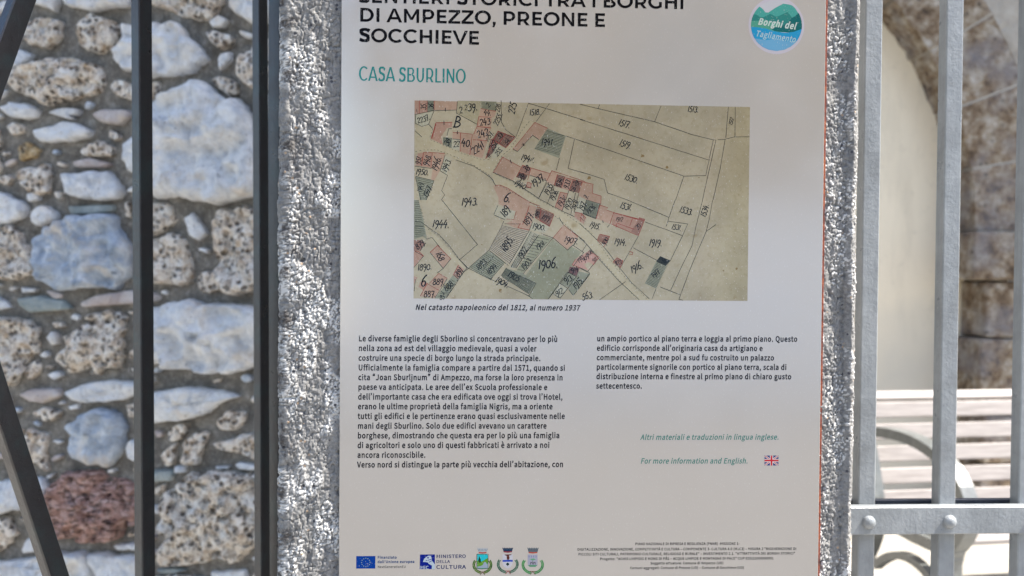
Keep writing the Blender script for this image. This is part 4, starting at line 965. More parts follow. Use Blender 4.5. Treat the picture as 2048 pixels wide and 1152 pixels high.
115: (365, [[182,-8,145,-5,112,3,84,18,62,38,45,63,36,94,94,107,105,79,124,60,150,49,181,45,217,50,244,62,262,81,268,103,265,121,254,136,237,147,212,155,149,170,104,186,72,208,53,237,47,274,51,305,65,332,87,354,115,370,149,381,187,384,223,381,254,372,279,358,299,339,314,316,324,290,268,277,258,298,243,316,219,328,187,333,156,329,131,317,114,299,109,277,112,258,124,243,144,232,172,223,229,209,275,194,306,171,325,142,331,107,326,75,312,47,290,24,260,6,223,-5]]),
116: (227, [[204,379,204,327,6,327,6,379], [65,471,126,471,126,98,128,76,136,61,150,53,170,50,185,51,202,54,213,2,192,-3,168,-4,125,2,92,21,72,52,65,93]]),
117: (410, [[182,-5,146,-1,115,11,89,31,69,59,57,95,53,139,53,379,114,379,114,144,119,105,137,75,164,56,200,50,226,53,249,62,268,77,283,97,293,122,296,153,296,379,357,379,357,0,298,0,298,92,307,92,286,47,257,17,222,0]]),
118: (389, [[163,0,17,379,84,379,165,155,187,87,206,21,184,21,203,87,224,155,305,379,371,379,226,0]]),
119: (567, [[138,0,23,379,87,379,133,214,154,137,175,41,165,41,186,135,206,214,252,379,316,379,362,214,382,136,402,41,391,41,413,135,434,214,480,379,545,379,429,0,368,0,319,172,305,225,291,280,277,338,291,338,277,280,263,225,248,172,199,0]]),
120: (379, [[21,0,171,218,171,171,29,379,100,379,147,306,179,253,207,206,175,206,202,253,233,306,282,379,352,379,209,169,209,214,358,0,287,0,231,85,200,136,173,182,205,182,178,136,148,85,91,0]]),
121: (389, [[47,-139,61,-86,71,-87,88,-90,104,-89,118,-84,130,-74,141,-58,151,-36,163,-1,17,379,84,379,165,155,187,87,206,21,184,21,202,87,224,155,305,379,371,379,204,-58,191,-85,177,-107,159,-124,139,-136,117,-143,91,-145,65,-143]]),
122: (380, [[42,0,42,46,254,320,254,323,48,323,48,379,333,379,333,331,126,60,126,56,339,56,339,0]]),
48: (453, [[227,-7,174,1,130,24,95,62,69,113,60,144,53,178,49,214,48,254,49,294,53,330,60,364,69,395,95,447,130,484,174,508,227,516,279,508,323,484,358,447,384,395,393,364,400,330,404,294,405,254,404,214,400,178,393,144,384,113,359,62,323,24,279,1], [227,50,261,56,290,74,313,103,330,144,340,194,344,254,340,314,330,365,313,405,290,435,261,453,227,460,192,453,163,435,140,405,123,365,113,314,109,254,113,194,123,144,140,103,163,74,192,56]]),
49: (453, [[76,0,76,55,391,55,391,0], [276,509,276,0,212,0,212,448,209,448,86,358,86,427,198,509]]),
50: (453, [[64,0,64,47,234,229,282,282,311,327,318,348,320,371,317,397,308,419,293,436,273,449,250,457,224,460,196,457,172,447,153,433,139,413,130,390,127,362,66,362,71,405,86,442,111,473,143,496,182,511,225,516,268,511,306,497,337,474,361,445,376,411,381,372,378,345,371,318,357,290,336,259,267,180,153,60,153,57,389,57,389,0]]),
51: (453, [[218,-7,173,-3,133,10,98,30,70,57,52,91,44,132,109,132,115,107,126,87,144,71,165,59,191,52,219,50,248,53,275,61,297,74,315,93,325,116,329,145,326,172,316,196,299,217,275,234,242,244,201,248,157,248,157,299,288,448,288,452,70,452,70,509,372,509,372,461,211,278,211,289,264,288,308,276,344,253,371,222,387,186,393,145,387,103,370,66,344,36,309,12,266,-2]]),
52: (453, [[40,105,40,158,247,509,311,509,109,166,109,163,413,163,413,105], [282,0,282,121,282,146,282,318,343,318,343,0]]),
53: (453, [[221,-7,178,-2,140,11,108,32,83,60,66,93,60,130,122,130,127,108,138,89,154,73,173,60,196,52,221,50,250,53,276,64,298,82,314,104,324,131,328,162,324,193,314,221,297,244,275,262,248,273,218,277,192,275,167,268,145,258,128,246,67,253,96,509,366,509,366,452,151,452,134,301,136,301,155,315,178,325,203,331,229,334,263,330,294,321,321,306,345,285,364,260,379,231,388,199,391,163,385,117,369,76,343,41,309,15,268,-1]]),
54: (453, [[226,-7,182,-1,142,15,109,40,84,74,69,115,64,162,68,199,80,239,102,285,137,340,252,509,322,509,151,261,145,261,165,288,179,299,196,307,214,312,235,314,278,309,316,295,346,271,370,240,384,201,389,157,384,112,368,73,343,39,310,14,271,-2], [226,48,254,52,279,63,299,79,314,101,324,128,327,157,324,187,314,213,299,235,279,251,254,262,226,265,198,262,174,252,153,235,138,214,128,188,125,158,128,128,138,102,153,79,174,63,198,52]]),
55: (453, [[97,0,323,448,323,452,62,452,62,509,391,509,391,449,165,0]]),
56: (453, [[226,-7,178,-2,136,11,101,33,74,62,57,96,52,135,55,166,65,195,81,220,101,241,125,256,153,265,153,267,119,282,93,308,76,342,70,380,75,417,90,450,114,477,146,498,184,511,226,516,269,511,306,498,337,477,361,450,377,417,382,380,376,342,359,308,333,282,300,267,300,265,327,256,351,241,372,220,387,195,397,166,401,135,395,96,378,62,352,33,317,11,275,-2], [226,49,258,52,285,60,307,74,323,91,333,113,337,139,333,165,322,189,305,208,283,223,256,232,226,235,196,232,169,223,147,208,130,189,119,165,115,139,119,113,129,91,145,74,167,60,195,52], [226,290,252,292,274,300,293,313,307,330,316,351,319,376,316,399,308,420,294,437,275,449,252,457,226,460,200,457,177,449,159,437,145,420,136,399,133,376,136,351,145,330,159,313,178,300,201,292]]),
57: (453, [[226,516,271,510,310,494,343,468,368,434,384,393,389,347,385,309,373,270,350,224,315,168,200,0,130,0,301,248,307,248,287,221,273,210,257,202,238,196,218,195,175,199,137,214,106,237,83,269,68,307,64,352,69,397,85,436,110,469,143,494,182,510], [226,460,199,457,174,446,154,429,138,407,129,381,125,352,129,322,138,295,154,274,174,257,199,247,226,243,254,247,279,257,299,273,314,295,324,321,327,350,324,381,314,407,299,429,279,446,254,457]]),
32: (188, []),
46: (188, [[95,-4,78,-1,63,9,53,24,50,41,53,59,63,73,78,83,95,87,113,83,128,73,138,59,141,41,138,24,128,9,113,-1]]),
44: (188, [[38,-119,68,71,137,71,84,-119]]),
45: (453, [[337,244,337,188,114,188,114,244]]),
8211: (350, [[350,244,350,188,0,188,0,244]]),
40: (273, [[89,207,101,324,132,441,177,539,236,539,191,428,161,313,151,207,160,115,188,16,236,-96,177,-96,156,-59,139,-21,124,16,111,55,102,93,95,131,90,169]]),
41: (273, [[37,-96,86,18,113,116,122,207,112,313,82,428,37,539,97,539,142,441,173,323,184,207,183,168,178,130,171,92,161,53,149,15,134,-22,117,-59,97,-96]]),
224: (389, [[160,-9,126,-5,94,5,68,22,48,45,35,73,30,108,34,138,43,161,58,179,78,193,125,211,178,220,234,227,252,230,265,235,273,243,276,255,276,257,273,279,267,297,256,311,240,322,220,329,196,331,171,329,149,322,132,313,118,301,100,274,41,291,57,322,79,346,104,364,133,375,163,382,194,384,239,379,263,372,286,360,306,343,322,320,333,290,337,251,337,0,277,0,277,52,272,52,252,25,236,12,215,1,190,-6], [170,45,202,49,228,59,248,74,263,93,272,115,276,138,276,190,270,186,259,182,231,176,200,171,175,168,134,159,117,150,103,139,95,124,92,105,94,87,102,72,114,61,130,52,149,47], [165,429,99,529,168,529,215,429]]),
232: (404, [[212,-8,161,-2,117,16,82,46,56,85,40,132,34,187,39,242,55,290,81,329,115,359,157,378,205,384,236,382,266,374,294,361,319,341,341,315,357,282,368,242,371,194,371,169,75,169,75,221,338,221,310,202,307,237,298,269,283,294,263,314,237,326,205,330,173,326,146,313,125,294,109,270,99,241,96,211,96,178,100,139,110,106,128,80,151,61,179,50,212,46,234,48,254,53,271,61,285,73,297,88,306,105,365,91,353,63,335,39,311,19,283,4,249,-5], [180,429,114,529,182,529,230,429]]),
249: (410, [[182,-5,146,-1,115,11,89,31,69,59,57,95,53,139,53,379,114,379,114,144,119,105,137,75,164,56,200,50,226,53,249,62,268,77,283,97,293,122,296,153,296,379,357,379,357,0,298,0,298,92,307,92,286,47,257,17,222,0], [181,429,115,529,183,529,231,429]]),
192: (480, [[16,0,201,509,276,509,463,0,395,0,287,302,264,372,232,478,245,478,213,371,191,302,85,0], [110,142,110,199,370,199,370,142], [216,558,150,659,218,659,266,558]]),
194: (480, [[16,0,201,509,276,509,463,0,395,0,287,302,264,372,232,478,245,478,213,371,191,302,85,0], [110,142,110,199,370,199,370,142], [191,565,130,565,130,567,211,659,269,659,349,567,349,565,288,565,240,624]]),
34: (321, [[78,318,70,509,136,509,128,318], [193,318,185,509,250,509,243,318]]),
8220: (300, [[52,318,104,509,151,509,121,318], [175,318,228,509,274,509,244,318]]),
8221: (300, [[52,318,82,509,151,509,98,318], [175,318,205,509,274,509,222,318]]),
8217: (177, [[52,318,82,509,151,509,98,318]]),
39: (206, [[78,318,70,509,136,509,128,318]]),
58: (188, [[95,-4,78,-1,63,9,53,24,50,41,53,59,63,73,78,83,95,87,113,83,128,73,138,59,141,41,138,24,128,9,113,-1], [95,271,78,274,63,284,53,299,50,316,53,334,63,349,78,359,95,362,113,359,128,349,138,334,141,316,138,299,128,284,113,274]])})
FONTS = {}
for _k, _blk in zip('bi', FONT_DATA):
    FONTS[_k] = {chr(c): (w, [list(zip(q[0::2], q[1::2])) for q in cs]) for c, (w, cs) in _blk.items()}
CAP = {'b': max(p[1] for p in FONTS['b']['H'][1][0]), 'i': max(p[1] for p in FONTS['i']['H'][1][0])}
_gc = {}
def glyph(font, ch, bold):
    """vertices and triangles of a letter, in units of the cap height"""
    key = (font, ch, bold)
    if key in _gc: return _gc[key]
    if ch not in FONTS[font]: ch = ' '
    adv, cs = FONTS[font][ch]
    if font == 'b' and ch in '“”’':
        lo = min(x for c in cs for x, y in c); hi = max(x for c in cs for x, y in c)
        cs = [[(x - lo + 60, y) for x, y in c] for c in cs]; adv = hi - lo + 130
    k = 1.0 / CAP[font]
    polys = []
    for c in cs:
        P = [Vector((x * k, y * k, 0)) for x, y in c]
        Q = [P[0]]
        for p in P[1:]:
            if (p - Q[-1]).length > 1e-5: Q.append(p)
        if (Q[0] - Q[-1]).length < 1e-5: Q.pop()
        polys.append(Q)
    if bold and polys:
        big = max(polys, key=lambda q: max(p.x for p in q) - min(p.x for p in q) + max(p.y for p in q) - min(p.y for p in q))
        ar = sum(big[i].x * big[(i + 1) % len(big)].y - big[(i + 1) % len(big)].x * big[i].y for i in range(len(big)))
        sg = bold if ar > 0 else -bold
        out = []
        for Q in polys:
            n = len(Q); R = []
            for i in range(n):
                a = (Q[i] - Q[i - 1]).normalized(); b = (Q[(i + 1) % n] - Q[i]).normalized()
                na, nb = Vector((a.y, -a.x, 0)), Vector((b.y, -b.x, 0))
                m = na + nb
                m = m / max(0.35, m.length_squared / 2) if m.length > 1e-3 else na
                R.append(Q[i] + m * sg)
            out.append(R)
        polys = out
    area = lambda q: sum(q[i].x * q[(i + 1) % len(q)].y - q[(i + 1) % len(q)].x * q[i].y for i in range(len(q))) / 2
    def inside(pt, q):
        c = False
        for i in range(len(q)):
            a, b = q[i], q[i - 1]
            if (a.y > pt.y) != (b.y > pt.y) and pt.x < (b.x - a.x) * (pt.y - a.y) / (b.y - a.y) + a.x: c = not c
        return c
    V = []; T = []
    if polys:
        sgn = area(max(polys, key=lambda q: abs(area(q)))) > 0
        outer = [q for q in polys if (area(q) > 0) == sgn]; holes = [q for q in polys if (area(q) > 0) != sgn]
        for li, q in enumerate(outer):
            grp = [q] + [h for h in holes if inside(h[0], q)]
            for t in tessellate_polygon(grp): T.append(tuple(k + len(V) for k in t))
            V += [Vector((v.x, v.y, li)) for g_ in grp for v in g_]
    _gc[key] = (adv * k + (2 * bold if bold else 0), [(v.x, v.y, v.z) for v in V], [tuple(t) for t in T])
    return _gc[key]

class Print:
    """flat print on the sheet: collects inked shapes, each layer a hair above the last"""
    def __init__(self): self.V = []; self.F = []; self.fm = []; self.mats = []; self.count = 0
    def mi(self, m):
        if m not in self.mats: self.mats.append(m)
        return self.mats.index(m)
    def put(self, P, T, mat, lift):
        b = len(self.V); i = self.mi(mat)
        self.V += [(p[0], -(lift + (.08 * p[2] if len(p) > 2 else 0)) * 4e-6, p[1]) for p in P]
        for t in T:
            a, c, d = [P[k] for k in t]
            if (c[0] - a[0]) * (d[1] - a[1]) - (c[1] - a[1]) * (d[0] - a[0]) < 0: t = (t[0], t[2], t[1])
            self.F.append(tuple(k + b for k in t)); self.fm.append(i)
    def poly(self, pts, mat, lift=2, raw=False):
        P = [p if raw else sheet(*p) for p in pts]
        T = tessellate_polygon([[Vector((p[0], p[1], 0)) for p in P]])
        if raw: off = random.random() * 1.2
        else: self.count += 1; off = self.count * 0.05
        self.put(P, [tuple(t) for t in T], mat, lift + off)
    def line(self, pts, w, mat, lift=7, dash=None, wob=0.0, raw=False):
        P = [Vector(p) if raw else sheet(*p) for p in pts]
        if dash:
            on, off = dash
            for a, b in zip(P, P[1:]):
                L = (b - a).length; n = max(1, int(L / (on + off)))
                for k in range(n):
                    s = k / n; e = s + on / (on + off) / n
                    self.line([a.lerp(b, s), a.lerp(b, e)], w, mat, lift, raw=True)
            return
        Q = [P[0]]
        for a, b in zip(P, P[1:]):
            n = max(1, int((b - a).length / 0.006)) if wob else 1
            for k in range(1, n + 1):
                q = a.lerp(b, k / n)
                if wob and k < n: q = q + Vector((random.uniform(-wob, wob), random.uniform(-wob, wob)))
                if (q - Q[-1]).length > 1e-6: Q.append(q)
        if len(Q) < 2: return
        n = len(Q); L = []; R = []
        for i in range(n):
            a = (Q[i] - Q[i - 1]).normalized() if i else (Q[1] - Q[0]).normalized()
            b = (Q[i + 1] - Q[i]).normalized() if i < n - 1 else a
            m = Vector((-a.y - b.y, a.x + b.x))
            m = m / max(0.5, m.length_squared / 2) if m.length > 0.1 else Vector((-a.y, a.x))
            ww = w / 2 * (random.uniform(0.75, 1.2) if wob else 1)
            L.append(Q[i] + m * ww); R.append(Q[i] - m * ww)
        T = []
        for i in range(n - 1): T += [(i, i + 1, n + i + 1), (i, n + i + 1, n + i)]
        self.put(L + R, T, mat, lift + random.random() * .6)
    def disc(self, c, r, mat, lift=3, n=40, clip=None):
        C0 = sheet(*c)
        P = [C0 + Vector((r * math.cos(a), r * math.sin(a))) for a in [2 * math.pi * k / n for k in range(n)]]
        self.poly(P, mat, lift, raw=True)
    def text(self, s, p0, p1, cap, mat, font='b', bold=0.0, shear=0.0, lift=6, fit=True):
        """letters along the line p0 -> p1 (their left and right ends), cap height in metres"""
        A, B = sheet(*p0), sheet(*p1)
        d = (B - A).normalized(); up = Vector((-d.y, d.x))
        x = 0; items = []
        for ch in s:
            adv, V, T = glyph(font, ch, bold)
            items.append((x, V, T)); x += adv
        k = ((B - A).length / (x * cap)) if fit else 1.0
        for x0, V, T in items:
            if T:
                P = []
                for vx, vy, vl in V:
                    q = A + d * ((x0 + vx) * cap * k + vy * cap * shear) + up * (vy * cap)
                    P.append((q.x, q.y, vl))
                self.put(P, T, mat, lift)
        return k
    def build(self, name, parent):
        return mobj(name, np.array([(v[0], v[1], v[2]) for v in self.V]), self.F, self.mats, parent, fm=self.fm)

# strokes of hand-written figures, in a box 0..1 high
PI = math.pi
def _arc(cx, cy, rx, ry, a0, a1, n=9):
    return [(cx + rx * math.cos(rad(a0 + (a1 - a0) * k / n)), cy + ry * math.sin(rad(a0 + (a1 - a0) * k / n))) for k in range(n + 1)]
HAND = {
    '0': (.55, [_arc(.26, .42, .22, .40, 90, 450, 12)]),
    '1': (.28, [[(.12, .0), (.16, .95)]]),
    '2': (.52, [_arc(.24, .70, .20, .22, 170, -30, 7) + [(.06, .04), (.26, .08), (.46, .0)]]),
    '3': (.50, [_arc(.24, .68, .18, .20, 150, -80, 7) + _arc(.24, .24, .22, .26, 80, -150, 8)]),
    '4': (.56, [[(.26, .98), (.04, .38), (.50, .36)], [(.38, .66), (.34, -.10)]]),
    '5': (.50, [[(.46, .92), (.18, .90), (.12, .54)] + _arc(.22, .26, .20, .28, 100, -150, 8)]),
    '6': (.52, [[(.44, 1.12), (.26, .96), (.10, .62)] + _arc(.25, .26, .19, .26, 160, 500, 11)]),
    '7': (.50, [[(.04, .78), (.12, .88), (.44, .84), (.22, -.18)], [(.14, .40), (.38, .44)]]),
    '8': (.52, [_arc(.26, .68, .15, .19, -90, 270, 10), _arc(.25, .24, .20, .25, 90, 450, 10)]),
    '9': (.52, [_arc(.24, .62, .18, .24, 0, 360, 10), [(.42, .62), (.40, .20), (.22, -.26)]]),
    '.': (.26, [[(.08, .02), (.16, .05)]]),
    'B': (.8, [[(.16, 0), (.22, 1.0)], _arc(.24, .76, .34, .25, 100, -90, 8), _arc(.24, .26, .42, .26, 90, -100, 8), [(.02, .0), (.34, .0)]]),
    'n': (.45, [[(.06, 0), (.2, .7), (.26, .1), (.44, .7)]]),
    ' ': (.4, []),
}
def hand(P, s, u, v, h, ang=0.0, w=None, mat=None, slant=0.18):
    """figures centred at (u, v); h in photo-pixel heights on the sheet, ang clockwise-positive degrees"""
    cu = sheet(u, v); k = h * 1.12 * 0.000432
    wd = sum(HAND[c][0] for c in s)
    d = Vector((math.cos(rad(-ang)), math.sin(rad(-ang)))); up = Vector((-d.y, d.x))
    x = -wd / 2
    for ch in s:
        adv, st = HAND[ch]
        jit = random.uniform(-.06, .06)
        for pl in st:
            pts = [cu + d * ((x + px + (py - .5) * slant) * k) + up * ((py - .45 + jit) * k) for px, py in pl]
            P.line(pts, (w or h * 0.142) * 0.000432 * (1.5 if ch == '.' else 1), mat or INK, 10, raw=True)
        x += adv
INK = ink(28, 38, 48)

# heavy and narrow drawn capitals: vertical stem .22, horizontals h of the cap height
def cap_shapes(ch, h):
    t = .22; R = []
    def rect(x0, y0, x1, y1): R.append([(x0, y0), (x1, y0), (x1, y1), (x0, y1)])
    def sector(cx, cy, ro, so, ri, si, a0, a1, n=16):
        o = [(cx + ro * math.cos(rad(a0 + (a1 - a0) * k / n)), cy + so * math.sin(rad(a0 + (a1 - a0) * k / n))) for k in range(n + 1)]
        i = [(cx + ri * math.cos(rad(a0 + (a1 - a0) * k / n)), cy + si * math.sin(rad(a0 + (a1 - a0) * k / n))) for k in range(n + 1)]
        for k in range(n): R.append([o[k], o[k + 1], i[k + 1], i[k]])
    adv = .38
    if ch == 'I': rect(.13, 0, .35, 1); adv = .48
    elif ch == 'E': rect(.13, 0, .35, 1); rect(.35, 0, .86, h); rect(.35, 1 - h, .85, 1); rect(.35, .5 - h / 2, .79, .5 + h / 2); adv = .94
    elif ch == 'L': rect(.13, 0, .35, 1); rect(.35, 0, .84, h); adv = .88
    elif ch == 'T': rect(.01, 1 - h, .89, 1); rect(.34, 0, .56, 1 - h); adv = .90
    elif ch == 'H': rect(.13, 0, .35, 1); rect(.84, 0, 1.06, 1); rect(.35, .5 - h / 2, .84, .5 + h / 2); adv = 1.19
    elif ch == 'N': rect(.13, 0, .33, 1); rect(.86, 0, 1.06, 1); R.append([(.33, 1), (.33, .70), (.86, 0), (.86, .30)]); adv = 1.19
    elif ch == 'M': rect(.13, 0, .33, 1); rect(1.05, 0, 1.25, 1); R.append([(.33, 1), (.33, .67), (.60, .20), (.69, .20), (.69, .39)]); R.append([(1.05, 1), (1.05, .67), (.78, .20), (.69, .20), (.69, .39)]); adv = 1.38
    elif ch == 'Z': rect(.06, 1 - h, .92, 1); rect(.04, 0, .94, h); R.append([(.64, 1 - h), (.92, 1 - h), (.32, h), (.04, h)]); adv = .98
    elif ch == 'A': R.append([(0, 0), (.23, 0), (.58, .82), (.58, 1), (.47, 1)]); R.append([(1.16, 0), (.93, 0), (.58, .82), (.58, 1), (.69, 1)]); rect(.32, .21, .84, .21 + h * .95); adv = 1.16
    elif ch == 'V': R.append([(-.02, 1), (.22, 1), (.565, .20), (.565, 0), (.46, 0)]); R.append([(1.15, 1), (.91, 1), (.565, .20), (.565, 0), (.67, 0)]); adv = 1.13
    elif ch == 'D': rect(.13, 0, .35, 1); rect(.35, 0, .56, h); rect(.35, 1 - h, .56, 1); sector(.56, .5, .56, .5, .33, .5 - h, -90, 90); adv = 1.19
    elif ch in 'PR':
        rect(.13, 0, .35, 1); rect(.35, 1 - h, .57, 1); rect(.35, .26, .57, .26 + h); sector(.57, .63, .42, .37, .20, .37 - h, -90, 90); adv = 1.05
        if ch == 'R': R.append([(.53, .27), (.77, .29), (1.02, 0), (.77, 0)]); adv = 1.09
    elif ch == 'B':
        rect(.13, 0, .35, 1); rect(.35, 0, .62, h); rect(.35, .5 - h / 2, .62, .5 + h / 2); rect(.35, 1 - h, .62, 1)
        sector(.60, .745, .36, .255, .15, .255 - h, -75, 90); sector(.64, .27, .41, .27, .19, .27 - h, -90, 78); adv = 1.12
    elif ch == 'U': rect(.12, .42, .34, 1); rect(.80, .42, 1.02, 1); sector(.57, .42, .45, .43, .23, .43 - h, 180, 360); adv = 1.15
    elif ch == 'O': sector(.64, .5, .60, .515, .37, .515 - h, 0, 360, 40); adv = 1.28
    elif ch == 'C': sector(.64, .5, .60, .515, .37, .515 - h, 44, 316, 32); adv = 1.14
    elif ch == 'G': sector(.64, .5, .60, .515, .37, .515 - h, 44, 312, 32); rect(.88, .10, 1.09, .50); adv = 1.21
    elif ch == 'S':
        c = [(.83, .79), (.74, .86), (.60, .91 + .09 - h / 2), (.44, 1.005 - h / 2), (.30, .965 - h / 2 + .01), (.215, .84), (.215, .70), (.29, .60), (.44, .54), (.60, .49), (.72, .415), (.755, .30), (.72, .17), (.62, .085 + h * .1), (.47, -.005 + h / 2), (.31, .015 + h / 2), (.18, .07 + h / 2), (.10, .18)]
        n = len(c); L = []; Q = []
        for i, (x, y) in enumerate(c):
            a = Vector(c[max(0, i - 1)]); b = Vector(c[min(n - 1, i + 1)]); d = (b - a).normalized(); nn = Vector((-d.y, d.x))
            w = (abs(d.y) * t + abs(d.x) * h) / 2
            L.append((x + nn.x * w, y + nn.y * w)); Q.append((x - nn.x * w, y - nn.y * w))
        for i in range(n - 1): R.append([L[i], L[i + 1], Q[i + 1], Q[i]])
        adv = .92
    elif ch == ',': R.append([(.10, .20), (.32, .20), (.32, .04), (.22, -.20), (.07, -.20), (.14, 0), (.10, 0)]); adv = .40
    return adv, R
def caps(P, s, p0, p1, cap, mat, h=.185, lift=6):
    A, B = sheet(*p0), sheet(*p1)
    d = (B - A).normalized(); up = Vector((-d.y, d.x))
    x = 0; items = []
    for ch in s:
        adv, R = cap_shapes(ch, h); items.append((x, R)); x += adv
    k = (B - A).length / (x * cap)
    for x0, R in items:
        for j, poly in enumerate(R):
            P.poly([A + d * ((x0 + px) * cap * k) + up * (py * cap) for px, py in poly], mat, lift + (j % 7) * .2, raw=True)
# ------------------------------------------------------------------ information panel
panel = empty('info_panel', (0.10, 0.0, 1.14), 'glossy printed heritage information board with an old map, fixed to the concrete pillar', 'information board')
WHITE = ink(205, 202, 204)
M = NT('corten_plate')
M.col(M.ramp(M.noise(120, 5, 0.7), [(0.3, lin(70, 32, 26)), (0.5, lin(128, 62, 44)), (0.7, lin(176, 104, 62))]))
M.rough(0.8); M.bump(M.noise(500, 3), 0.0003, 0.6)
box('backing_plate', (-0.1120, 0.0028, 1.10), (0.3098, 0.0058, 1.76), M.m, panel, 0.0003)
box('face_sheet', (-0.1134, 0.00002, 1.096), (0.3070, 0.0027, 1.756), WHITE, panel, 0.0004)
K = 0.000432

def fr(ox, oy, s):
    return lambda *xy: [(ox + xy[i] / s, oy + xy[i + 1] / s) for i in range(0, len(xy), 2)]
a_, b_, c_, d_ = fr(820, 190, 5.486), fr(1160, 190, 5.486), fr(820, 400, 5.486), fr(1160, 400, 5.486)
e_, f_, g_, h_ = fr(990, 320, 10.47), fr(1110, 340, 10.47), fr(820, 480, 8.861), fr(1090, 480, 8.861)

mp = Print()
PAPER = ink(190, 182, 163, 0.3)
ROAD = ink(194, 186, 164, 0.2)
PINK = ink(190, 163, 148, 0.3)
PINKD = ink(158, 126, 118, 0.2)
ROSE = ink(182, 150, 138, 0.2)
GRN = ink(158, 160, 142, 0.25)
GRND = ink(152, 156, 142, 0.25)
PALE = ink(186, 184, 168, 0.15)
OLIVE = ink(176, 170, 148, 0.2)
RED = ink(150, 66, 62)
LINE = ink(54, 58, 58)
SOFT = ink(112, 110, 100)
# the sheet of old paper
mp.poly([(829, 201), (1500, 214), (1495, 602), (827, 597)], PAPER, 1)
# paper slightly darker and yellower towards the right edge
for _k in range(6): mp.poly([(1420 + 12 * _k, 213.4), (1500, 214.3), (1494.6, 601.6), (1380 + 16 * _k, 601), (1405 + 12 * _k, 420)], ink(190 - _k, 181 - _k, 162 - 2 * _k, 0.25), 2)
P2 = lambda pts, m, l=3: mp.poly(pts, m, l)
# roads
P2(a_(52,335, 205,325, 240,372, 222,482, 560,622, 800,700, 890,700, 1010,668, 905,850, 880,885, 700,780, 510,712, 430,662, 300,612, 150,612, 52,650), ROAD)
P2(a_(1245,262, 1372,300, 1130,595, 1015,680, 885,705, 1050,590, 1160,470), ROAD, 3.3)
P2([(985,345),(1078,399),(1128,424),(1165,449),(1185,464),(1205,492),(1235,535),(1302,601),(1272,600),(1238,563),(1200,515),(1168,482),(1140,456),(1110,431),(1060,402),(1012,374),(990,368),(984,352)], ROAD, 3.6)
P2([(836,400),(843,430),(855,455),(885,485),(905,507),(930,535),(926,540),(898,512),(878,492),(858,475),(852,468),(840,430),(829,400),(829,385)], ROAD)
# built plots, pink and red
for q in (a_(265,62, 525,72, 510,165, 265,165), a_(555,415, 685,430, 655,655, 550,620), a_(468,410, 555,415, 550,485, 465,480),
          a_(690,430, 735,345, 890,360, 850,500, 685,490), a_(755,238, 900,245, 890,355, 738,345), a_(775,148, 945,178, 925,245, 757,236),
          a_(688,492, 850,502, 795,695, 657,655), a_(1370,300, 1510,365, 1415,490, 1345,442, 1180,622, 1130,595),
          a_(1015,680, 1215,790, 1125,940, 915,850), a_(1332,800, 1540,862, 1500,942, 1315,880), a_(1290,955, 1332,970, 1320,1018, 1275,1005),
          a_(1555,830, 1605,850, 1590,990, 1500,960), a_(245,630, 380,640, 382,660, 330,830, 265,940, 232,925, 250,810, 232,800)):
    P2(q, PINK)
P2(a_(285,305, 465,300, 462,350, 405,365, 340,460, 360,545, 235,482, 262,370), ROSE)
for q in (a_(52,60, 100,60, 100,205, 52,215), a_(104,60, 188,60, 186,190, 104,205), a_(150,628, 245,632, 230,800, 130,780), a_(85,640, 148,630, 128,780, 60,775)):
    P2(q, ROSE)
P2(a_(190,60, 262,62, 262,170, 190,185), GRND)
for q in (a_(965,395, 1155,465, 1050,580, 905,480), a_(885,478, 985,512, 920,625, 832,700), a_(1235,770, 1330,800, 1312,872, 1205,842),
          a_(1195,845, 1292,882, 1262,935, 1165,902)):
    P2(q, PINKD)
# the row along the street
P2(e_(1180,220, 1310,300, 1240,530, 1090,470), PINK)
P2(e_(1310,300, 1470,345, 1390,590, 1240,540), PINKD, 3.3)
P2(e_(1470,345, 1640,400, 1550,640, 1400,595), ROSE, 3.3)
P2(e_(1640,400, 1830,460, 1760,690, 1550,645), PINKD, 3.3)
P2(f_(580,240, 795,305, 785,490, 965,545, 960,720, 655,620, 495,545), PINK)
P2(e_(1370,670, 1520,705, 1415,1065, 1260,1000), ROSE)
P2(f_(420,880, 540,905, 655,1010, 600,1130, 530,1080, 405,985), ROSE)
P2(f_(940,735, 1110,790, 1075,845, 1230,890, 1150,1125, 860,1020), PINK)
P2(d_(370,140, 640,215, 710,210, 640,395, 400,290, 345,265), ROSE)
P2(d_(655,195, 712,210, 640,392, 560,345, 600,280), PINKD, 3.4)
P2(d_(220,375, 325,400, 270,490, 190,440), PINKD)
P2(d_(405,632, 472,668, 440,745, 360,685), PINKD)
# south of the street
P2([(986,372),(1000,371),(1015,376),(1060,405),(1050,450),(1035,458),(1012,447),(1030,438),(1033,424),(1020,418),(997,408),(997,395)], PINK)
P2(c_(1320,50, 1390,75, 1310,330, 1185,305, 1200,262, 1240,265), PINK, 3.2)
P2(c_(1385,95, 1440,95, 1420,205, 1370,190), PINKD, 3.3)
P2(c_(1440,105, 1580,160, 1530,290, 1420,230), PINKD, 3.2)
P2(c_(1680,285, 1850,405, 1730,550, 1570,415), PINK)
P2(c_(1345,235, 1500,270, 1535,300, 1480,360, 1310,325), PALE, 3.1)
P2(c_(945,60, 1165,125, 1140,215, 1060,210, 1035,215, 920,160), PALE, 3.8)
